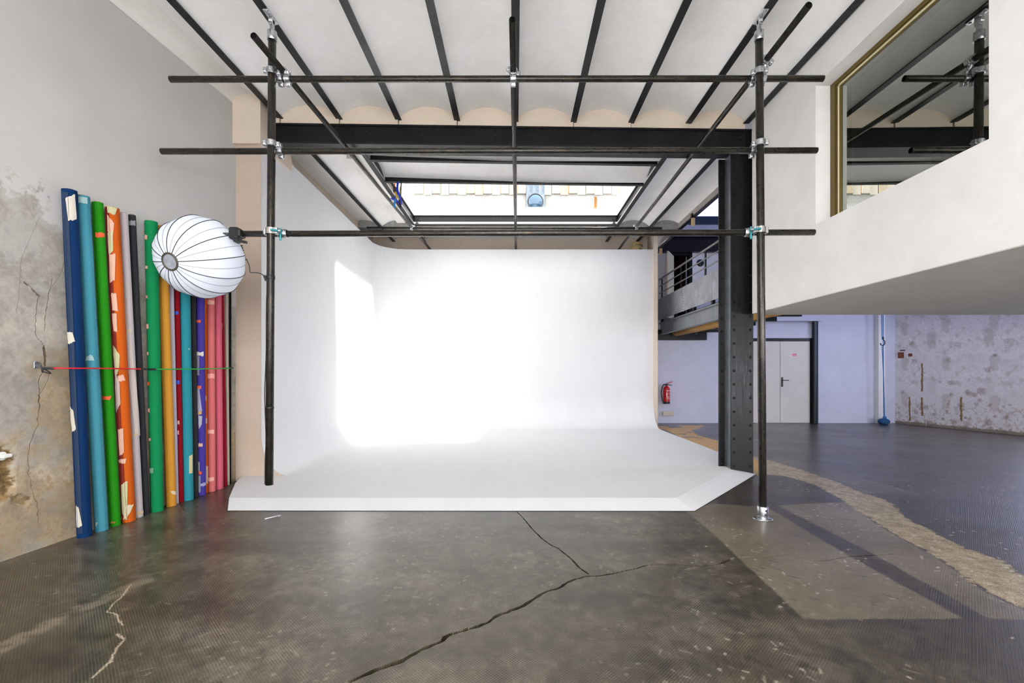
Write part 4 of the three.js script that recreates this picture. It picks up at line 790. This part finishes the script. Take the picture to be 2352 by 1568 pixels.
rollData.forEach(([xt, xb, wd, color, label, edge], i) => {
  const kx = (xb - CX) / F, r = wd * solveWall(xb, 0.06) / (2 * F * Math.hypot(1, kx)) * 1.1;
  const off = (r + 0.012) * WN, db = solveWall(xb, off + 0.02), dt = solveWall(xt, off), a = V((xb - CX) * db / F, 0, -db), b = V((xt - CX) * dt / F, 2.72, -dt);
  b.sub(a).setLength(2.72 - (i % 5) * 0.004).add(a); if (a.y < 0.001) a.y = 0.002;
  const t = thing('paper_roll', label, 'paper roll', a, 'rolls of background paper against the left wall');
  const pts = [], n = 44; for (let k = 0; k <= n; k++) { const q = edge + k / n * Math.PI * 2, rr = r - 0.0035 * (1 - k / n); pts.push([rr * Math.cos(q), rr * Math.sin(q)]); }
  const s = shapeOf(pts); s.holes.push(new THREE.Path().absarc(0, 0, Math.min(0.026, r * 0.6), 0, 7, true));
  const L = b.distanceTo(a); let g = toCreasedNormals(extrude(s, L, { curveSegments: 16 }), 0.35);
  const uv = g.attributes.uv, p = g.attributes.position; for (let k = 0; k < uv.count; k++) uv.setXY(k, Math.atan2(p.getY(k), p.getX(k)) * r, p.getZ(k));
  g.rotateX(-Math.PI / 2); along(g, V(0, 0, 0), b.clone().sub(a));
  const mat = phy({ color: new THREE.Color(color).multiplyScalar(0.78), map: texPaper, bumpMap: bumpPaper, bumpScale: 0.0006, roughness: 0.8, specularIntensity: 0.35 });
  part(t, 'paper', g, mat);
  part(t, 'cardboard_core', pipeGeo(b.clone().sub(a).multiplyScalar(0.002), b.clone().sub(a).multiplyScalar(1.003), Math.min(0.0255, r * 0.58), 0.006, 16), std({ color: '#a58a66', roughness: 0.9 }));
  rolls.push({ t, a, b, r, L });
});
const tapeMat = {};
function tapeM(c) { return tapeMat[c] ??= std({ color: c, roughness: 0.7, side: THREE.DoubleSide, map: texPaper }); }
function rollHit(i, px, py) {                                          // where the line of sight through a pixel meets the roll: [height along, angle]
  const { a, b, r } = rolls[i], ax = b.clone().sub(a).normalize(), d = V((px - CX) / F, -(py - CY) / F, -1), o = V(0, EYE, 0).sub(a);
  const e1 = V(1, 0, 0).addScaledVector(ax, -ax.x).normalize(), e2 = ax.clone().cross(e1);
  const dp = d.clone().addScaledVector(ax, -d.dot(ax)), op = o.clone().addScaledVector(ax, -o.dot(ax));
  const A = dp.dot(dp), B = dp.dot(op), C = op.dot(op) - r * r, D = B * B - A * C, t = (-B - Math.sqrt(Math.max(0, D))) / A;
  const q = o.clone().addScaledVector(d, t), h = q.dot(ax); q.addScaledVector(ax, -h);
  return [h, Math.atan2(q.dot(e2), q.dot(e1))];
}
const rt = rng(404);
function tape(i, corners, color, label, kind = 'tape', raise = 0) {                              // four pixel corners: top left, top right, bottom right, bottom left
  const { t, a, b, r } = rolls[i], ax = b.clone().sub(a).normalize(), e1 = V(1, 0, 0).addScaledVector(ax, -ax.x).normalize(), e2 = ax.clone().cross(e1);
  const c = corners.map((p) => rollHit(i, ...p)); for (const k of [1, 2, 3]) { while (c[k][1] - c[0][1] > Math.PI) c[k][1] -= 2 * Math.PI; while (c[k][1] - c[0][1] < -Math.PI) c[k][1] += 2 * Math.PI; }
  const nu = 8, nv = 6, pos = [], idx = [], uv = [], lift = raise ? 0.0012 + raise : 0.0028 + rt() * 0.001;
  for (let v = 0; v <= nv; v++) for (let u = 0; u <= nu; u++) {
    const s = u / nu, q = v / nv, j = (raise ? 0 : v === 0 || v === nv ? 1 : 0) * (rt() - 0.5) * 0.012;
    const h = (c[0][0] * (1 - s) + c[1][0] * s) * (1 - q) + (c[3][0] * (1 - s) + c[2][0] * s) * q + j, an = (c[0][1] * (1 - s) + c[1][1] * s) * (1 - q) + (c[3][1] * (1 - s) + c[2][1] * s) * q;
    const cl = lift + ((u === 0 || u === nu) ? 0.003 * rt() : 0), w = e1.clone().multiplyScalar(Math.cos(an) * (r + cl)).addScaledVector(e2, Math.sin(an) * (r + cl)).addScaledVector(ax, Math.max(0.005, h));
    pos.push(w.x, w.y, w.z); uv.push(s * 0.05, h);
  }
  for (let v = 0; v < nv; v++) for (let u = 0; u < nu; u++) { const k = v * (nu + 1) + u; idx.push(k, k + nu + 1, k + 1, k + 1, k + nu + 1, k + nu + 2); }
  const g = new THREE.BufferGeometry(); g.setAttribute('position', new THREE.Float32BufferAttribute(pos, 3)); g.setAttribute('uv', new THREE.Float32BufferAttribute(uv, 2)); g.setIndex(idx); g.computeVertexNormals();
  const m = part(t, kind, g, tapeM(color)); if (label) m.userData.label = label; return m;
}
tape(0, [[143, 441], [156, 441], [190, 1225], [180, 1226]], '#00284c', 'loose outer edge of the paper', 'paper_edge', 0.0004);
tape(3, [[242, 476], [250, 478], [291, 1186], [281, 1188]], '#8a1c0a', 'dark red under-sheet showing along the side', 'paper_edge', 0.0005);
tape(4, [[276, 640], [283, 640], [322, 1000], [311, 1000]], '#d9cdc4', 'loose outer edge of the paper', 'paper_edge', 0.0008);
const TC = '#d9d2c2', TY = '#cfc89a', TO = '#f2602a', TP = '#e8b49c', TG = '#9fc0bf', TB = '#2153c8';
const q4 = (x0, y0, x1, y1, sk = 0) => [[x0, y0], [x1, y0 - sk], [x1, y1 - sk], [x0, y1]];
[[0, [[151, 455], [171, 446], [175, 504], [157, 507]], TC], [0, [[156, 763], [167, 763], [173, 785], [158, 790]], TC], [0, [[162, 933], [170, 944], [175, 985], [167, 992]], TC], [0, [[175, 1160], [182, 1166], [189, 1206], [178, 1212]], TC],
  [1, q4(181, 451, 200, 465, -3), TG], [1, [[199, 818], [212, 815], [217, 829], [198, 828]], TG], [1, [[220, 1200], [226, 1199], [223, 1208], [221, 1208]], TG],
  [2, q4(220, 535, 239, 545), TO], [2, [[236, 910], [255, 910], [251, 919], [234, 915]], TO], [2, q4(255, 1198, 265, 1201), '#c07a30'],
  [3, [[247, 474], [268, 478], [264, 493], [248, 489]], TY], [3, [[247, 493], [262, 512], [258, 560], [248, 530]], TP], [3, [[248, 535], [259, 530], [260, 575], [251, 585]], TY], [3, [[252, 585], [265, 583], [264, 643], [253, 649]], TP], [3, [[256, 673], [267, 673], [271, 715], [259, 712]], TP], [3, [[258, 720], [268, 720], [270, 762], [262, 760]], TP], [3, [[260, 790], [275, 815], [274, 845], [266, 870]], TY], [3, [[271, 862], [283, 861], [287, 873], [273, 876]], TP], [3, [[265, 850], [275, 880], [277, 925], [268, 950]], '#cdb6ac'], [3, [[272, 986], [283, 982], [285, 1040], [276, 1046]], TP], [3, [[273, 1055], [290, 1051], [288, 1064], [275, 1063]], TP], [3, [[279, 1112], [293, 1103], [292, 1195], [282, 1180]], TY], [3, [[290, 1160], [306, 1157], [296, 1182], [284, 1194]], '#d8c8a8'],
  [4, q4(300, 997, 317, 1001, 2), '#d9bf8f'], [4, q4(288, 757, 301, 763), '#e0cfae'], [4, q4(314, 1176, 328, 1182, 4), '#d9bf8f'],
  [5, q4(295, 507, 310, 518), '#8f9194'],
  [6, q4(334, 540, 339, 550), TP], [6, q4(335, 611, 340, 617), TP], [6, q4(336, 678, 340, 685), TP], [6, q4(337, 744, 342, 754), TP], [6, q4(339, 808, 342, 815), TP], [6, q4(340, 877, 344, 884), TO], [6, q4(341, 937, 345, 946), TP], [6, q4(343, 1006, 347, 1012), TP], [6, q4(345, 1075, 353, 1086), '#78b090'],
  [7, [[391, 1128], [403, 1128], [403, 1136], [396, 1134]], '#e3d0b0'],
  [9, q4(401, 715, 409, 722), TB], [9, q4(403, 874, 412, 882), TB], [9, q4(403, 996, 409, 1023), TB], [9, q4(404, 988, 411, 997), TP], [9, q4(404, 1023, 409, 1090), '#c9a68a'], [9, q4(408, 966, 412, 974), TP],
  [10, q4(434, 1046, 441, 1088, 3), TY], [10, q4(432, 800, 435, 803), TG],
  [12, q4(452, 735, 461, 741), TO], [12, q4(452, 808, 467, 817), TC], [12, q4(452, 817, 458, 862), '#9a92a8'], [12, q4(453, 886, 462, 893), TO], [12, [[453, 892], [458, 892], [464, 945], [455, 945]], '#a9a4b8'], [12, q4(455, 945, 463, 952), '#d8b06a'], [12, [[456, 953], [464, 955], [463, 975], [457, 985]], '#b9b6c4'], [12, q4(456, 1018, 465, 1025), TP], [12, q4(454, 1060, 459, 1082), '#a9b0b0'], [12, q4(457, 1082, 463, 1089), TO], [12, q4(455, 1092, 461, 1130), '#9296a8'], [12, q4(452, 1110, 472, 1117, 3), '#a6a2c8'],
  [13, q4(468, 702, 471, 718), TP], [13, q4(469, 910, 474, 920), TP], [13, q4(470, 960, 475, 972), TP], [13, q4(473, 1070, 477, 1110), TP],
  [14, q4(474, 690, 492, 700), '#f7b3a0'], [14, q4(475, 858, 492, 868), '#f7a89c'], [14, q4(477, 987, 491, 995), '#f7b3a0'], [14, q4(479, 1096, 491, 1104), '#f5b0a0'],
  [16, [[503, 742], [511, 742], [510, 762], [505, 764]], TP], [16, q4(505, 800, 508, 845), '#d9a0a4'],
].forEach((d) => tape(...d));

// bungee cords and their hook
{
  const front = (px, y, extra = 0) => { const off = (0.15 + extra) * WN, d = solveWall(px, off); return V((px - CX) * d / F, EYE - (y - CY) * d / F, -d); };
  const hk = thing('wall_hook', 'small steel hook screwed into the cracked plaster of the left wall', 'hook', (() => { const d = solveWall(82, 0.004); return V((82 - CX) * d / F, EYE - (838 - CY) * d / F, -d); })());
  part(hk, 'hook_plate', rbox(0.03, 0.05, 0.012, 0.004).rotateY(Math.atan2(1, WM)), M.zinc);
  part(hk, 'hook_bend', tubeGeo([V(0.005, 0.02, 0), V(0.03, 0.01, 0), V(0.035, -0.03, -0.01), V(0.02, -0.05, -0.03)], 0.006, 24, 8), M.greySteel);
  const mk = (label, color, pts) => { const t = thing('bungee_cord', label, 'cord'); part(t, 'cord', tubeGeo(pts, 0.0058, 80, 8), std({ color, roughness: 0.6 })); for (const [p, q] of [[pts[0], pts[1]], [pts[pts.length - 1], pts[pts.length - 2]]]) part(t, 'end_sleeve', pipeGeo(p.clone().addScaledVector(q.clone().sub(p).normalize(), -0.015), p.clone().addScaledVector(q.clone().sub(p).normalize(), 0.05), 0.0095, 0.004, 12), M.blackPlastic); return t; };
  const h0 = hk.position.clone().add(V(0.02, -0.05, -0.03));
  const t = mk('red bungee cord tying the left group of paper rolls', '#d3151d', [front(106, 845.5, -0.1), front(160, 845.5), front(250, 846), front(310, 847), front(333, 847.5, -0.01)]);
  part(t, 'loop', tubeGeo([h0, V(h0.x + 0.03, h0.y - 0.012, h0.z - 0.03), front(100, 846, -0.105)], 0.004, 16, 6), M.blackPlastic);
  mk('green bungee cord tying the right group of paper rolls', '#12a53a', [front(346, 848, -0.01), front(400, 847.5), front(460, 847), front(505, 846), front(534, 845, -0.07)]);
  const d = solveWall(6, 0), wp = thing('wall_peg', 'small white plastic peg on the broken plaster at the left edge', 'peg', V((4 - CX) * d / F, EYE - (1047 - CY) * d / F, -d));
  part(wp, 'peg', rbox(0.05, 0.026, 0.06, 0.008).translate(0.02, 0, 0), std({ color: '#ecece6', roughness: 0.4 }));
  part(wp, 'rose', cyl(0.03, 0.03, 0.01, 20).rotateZ(Math.PI / 2).translate(-0.0, 0, 0), std({ color: '#e4e4de', roughness: 0.4 }));
}

// ------------------------------------------------------------------ lantern softbox on the lowest pipe
{
  const c = V(-2.93, EYE + (857 - 591) * 4.27 / F, -4.27), axis = V(-0.17, -0.34, 0.93).normalize();
  const t = thing('lantern_softbox', 'glowing white round lantern softbox clamped to the end of the lowest pipe', 'lamp', c);
  t.quaternion.setFromUnitVectors(V(0, 0, 1), axis);
  const NG = 24, prof = []; // radius and position along the axis
  for (let i = 0; i <= 16; i++) { const q = -1.2 + (1.44 + 1.2) * i / 16; prof.push([0.385 * Math.pow(Math.cos(q), 0.8) * (0.98), q > 0 ? 0.36 * Math.sin(q) : 0.26 * Math.sin(q)]); }
  const fabric = std({ color: '#d2d7e0', emissive: '#e8f0ff', emissiveIntensity: 0.09, roughness: 0.8, side: THREE.DoubleSide });
  const rp = (i, k) => { const a = k / NG * Math.PI * 2, r = prof[i][0] * (k & 1 ? 0.972 : 1); return V(r * Math.cos(a), r * Math.sin(a), prof[i][1]); };
  for (let k = 0; k < NG; k++) {
    const pos = [], idx = []; for (let i = 0; i <= 16; i++) for (let s = 0; s <= 2; s++) { const v = rp(i, k).lerp(rp(i, k + 1), s / 2); pos.push(v.x, v.y, v.z); }
    for (let i = 0; i < 16; i++) for (let s = 0; s < 2; s++) { const a = i * 3 + s; idx.push(a, a + 1, a + 3, a + 1, a + 4, a + 3); }
    const g = new THREE.BufferGeometry(); g.setAttribute('position', new THREE.Float32BufferAttribute(pos, 3)); g.setIndex(idx); g.computeVertexNormals(); part(t, 'fabric_panel', g, fabric);
    const ln = []; for (let i = 0; i <= 16; i++) { const v = rp(i, k); v.x *= 1.003; v.y *= 1.003; ln.push(v); }
    part(t, k & 1 ? 'seam' : 'rib', tubeGeo(ln, k & 1 ? 0.002 : 0.0036, 40, 6), k & 1 ? std({ color: '#8d93a0', roughness: 0.8 }) : std({ color: '#2c3038', roughness: 0.6 }));
  }
  const rEnd = prof[16][0], zEnd = prof[16][1];
  part(t, 'front_ring', new THREE.TorusGeometry(rEnd * 0.97, 0.009, 10, 36).translate(0, 0, zEnd + 0.002), std({ color: '#4b453b', roughness: 0.5 }));
  part(t, 'front_disc', cyl(rEnd, rEnd, 0.006, 32).rotateX(Math.PI / 2).translate(0, 0, zEnd), std({ color: '#b9bcc4', map: texSteel, roughness: 0.6 }));
  part(t, 'speed_ring', new THREE.TorusGeometry(prof[0][0], 0.012, 8, 36).translate(0, 0, prof[0][1]), M.blackPlastic);
  const hd = part(t, 'lamp_head', merge(rbox(0.16, 0.17, 0.2, 0.02, 3).translate(0, 0, prof[0][1] - 0.1), cyl(0.09, 0.1, 0.05, 24).rotateX(Math.PI / 2).translate(0, 0, prof[0][1] - 0.01)), std({ color: '#4a4d50', roughness: 0.5, metalness: 0.4 }));
  for (let i = 0; i < 7; i++) part(hd, 'cooling_fin', rbox(0.17, 0.008, 0.17, 0.002).translate(0, -0.07 + i * 0.024, prof[0][1] - 0.11), M.blackPlastic);
  const glow = new THREE.RectAreaLight('#eef3ff', 0.6, 0.5, 0.5); glow.position.copy(c).addScaledVector(axis, 0.43); glow.lookAt(c.clone().addScaledVector(axis, 2)); scene.add(glow);
  // clamp at the pipe's end
  const e = P(541, 537, ZH), k = thing('super_clamp', 'black super clamp gripping the end of the lowest pipe beside the lamp', 'clamp', e);
  part(k, 'jaw', rbox(0.09, 0.11, 0.085, 0.02, 3), M.blackPlastic);
  part(k, 'jaw_cap', rbox(0.05, 0.075, 0.095, 0.015, 3).translate(0.045, 0.0, 0), M.blackPlastic);
  part(k, 'spigot', along(cyl(0.012, 0.012, 0.12, 12).translate(0, 0.06, 0), V(-0.02, 0, 0), V(-0.075, 0.0, 0)), M.greySteel);
  part(k, 'lever', along(rbox(0.025, 0.11, 0.02, 0.006).translate(0, 0.055, 0), V(0.01, -0.06, 0.02), V(0.12, -0.085, 0.02)), M.blackPlastic);
  part(k, 'knuckle', cyl(0.022, 0.022, 0.05, 16).rotateX(Math.PI / 2).translate(0.02, -0.065, 0.01), M.blackPlastic);
  // mains cord: from the lamp to the upright, then down it
  const tail = c.clone().addScaledVector(axis, -0.45);
  const cord = thing('power_cord', 'thin black power cord from the lamp down the left upright', 'cord');
  const zc = ZP - 0.02, left = (px, y) => P(px, y, zc);
  part(cord, 'cord', tubeGeo([P(566, 594, 4.45), P(573, 612, 4.3), P(575, 625, 4.2), P(588, 626, 4.1), P(600, 629, 4.05), left(611, 638), left(613, 655), left(612, 700), left(611.5, 745), left(611.5, 800), left(610, 846), left(608, 900), left(609, 950), left(611, 1010), left(609, 1060), left(608.5, 1112)], 0.0042, 160, 6), M.blackPlastic);
  part(cord, 'cable_tie', pipeGeo(postX(-1, 641), postX(-1, 633), RP + 0.004, 0.003, 20), M.blackPlastic);
  part(cord, 'tie_tail', along(rbox(0.02, 0.05, 0.012, 0.003).translate(0, 0.02, 0), left(611, 643), left(607, 633)), M.blackPlastic);
  part(cord, 'cable_tie', pipeGeo(postX(-1, 938), postX(-1, 934), RP + 0.003, 0.002, 20), M.blackPlastic);
}

// ------------------------------------------------------------------ straps at the skylight, wrapped pipe end
{
  const D = 7.6, t = thing('strap_bundle', 'bundle of blue, orange and yellow straps hanging from the skylight beam', 'straps', P(912, 421, D));
  const S = D / F, blue = std({ color: '#1238d0', roughness: 0.6, side: THREE.DoubleSide }), org = std({ color: '#d8541c', roughness: 0.6 }), yel = std({ color: '#d9b21c', roughness: 0.6 }), cy2 = std({ color: '#1f7fd8', roughness: 0.6 }), tan = std({ color: '#b89a68', roughness: 0.8 });
  const strip = (n, pts, w, m, z = 0) => { const vs = pts.map(([x, y]) => V((x - 912) * S, -(y - 421) * S, z)); vs.forEach((v, i) => { v.z += 0.015 * Math.sin(i * 2.1); }); const g = tubeGeo(vs, 1, 30, 6); const p = g.attributes.position, ct = new THREE.CatmullRomCurve3(vs, false, 'centripetal'); for (let i = 0; i < p.count; i++) { const k = Math.floor(i / 7), c = ct.getPointAt(k / 30), a = (i % 7) / 6 * Math.PI * 2; p.setXYZ(i, c.x + Math.cos(a) * w / 2, c.y, c.z + Math.sin(a) * 0.006); } g.computeVertexNormals(); return part(t, n, g, m); };
  strip('strap', [[914, 419], [913, 432], [912, 445], [906, 456]], 0.03, blue, 0.02);
  strip('strap', [[916, 420], [915, 435], [918, 450], [922, 462], [922, 474]], 0.028, blue, 0.03);
  strip('strap', [[901, 457], [907, 462], [915, 464], [921, 472]], 0.05, blue, 0.05);
  strip('strap', [[910, 460], [909, 470], [908, 478]], 0.03, cy2, 0.06);
  strip('webbing', [[908, 421], [908, 432], [907, 445]], 0.022, org, 0.03);
  strip('webbing', [[910, 444], [912, 450], [913, 457]], 0.03, yel, 0.06);
  strip('webbing', [[920, 428], [919, 440], [921, 452]], 0.02, tan, 0.0);
  part(t, 'buckle', rbox(0.04, 0.1, 0.03, 0.008).translate(-0.03, -0.12, 0.05), std({ color: '#3a2c22', roughness: 0.5 }));
  part(t, 'buckle', rbox(0.03, 0.14, 0.03, 0.008).rotateZ(0.2).translate(0.065, -0.36, 0.05), M.blackPlastic);
  part(t, 'hanging_rod', pipeGeo(V(0.07, 0.02, 0), V(0.06, -0.22, 0), 0.012, 0.003, 10), M.greySteel);
  const c = P(1462, 566, 10.9), w = thing('wrapped_pipe', 'pipe stub wrapped in yellowish insulation above the cove corner', 'pipe', c);
  const foam = std({ color: '#dcc48c', roughness: 0.95, bumpMap: bumpPlaster, bumpScale: 0.03 });
  for (const [y, r, h] of [[0.055, 0.11, 0.08], [-0.02, 0.13, 0.1], [-0.1, 0.14, 0.12]]) { const g = new THREE.SphereGeometry(r, 24, 14).scale(1, h / r * 0.75, 1), p = g.attributes.position; for (let i = 0; i < p.count; i++) { const n = 1 + 0.2 * (at(N2, p.getX(i) * 2 + y, p.getY(i) * 3 + 0.3) - 0.5); p.setXYZ(i, p.getX(i) * n, p.getY(i) * n, p.getZ(i) * n); } g.computeVertexNormals(); part(w, 'insulation', g.translate((y - 0.03) * 0.25, y, 0), foam); }
  for (const y of [0.02, -0.08]) part(w, 'tie_wire', new THREE.TorusGeometry(0.125, 0.007, 6, 24).rotateX(Math.PI / 2 + 0.1).translate(0.01, y, 0), M.blackPlastic);
}

scene.traverse((o) => { if (o.isMesh && !o.isSky) { o.castShadow = o.receiveShadow = true; } if (o.isLight && o.shadow && !o.isRectAreaLight) o.castShadow = true; });
renderer.render(scene, camera);
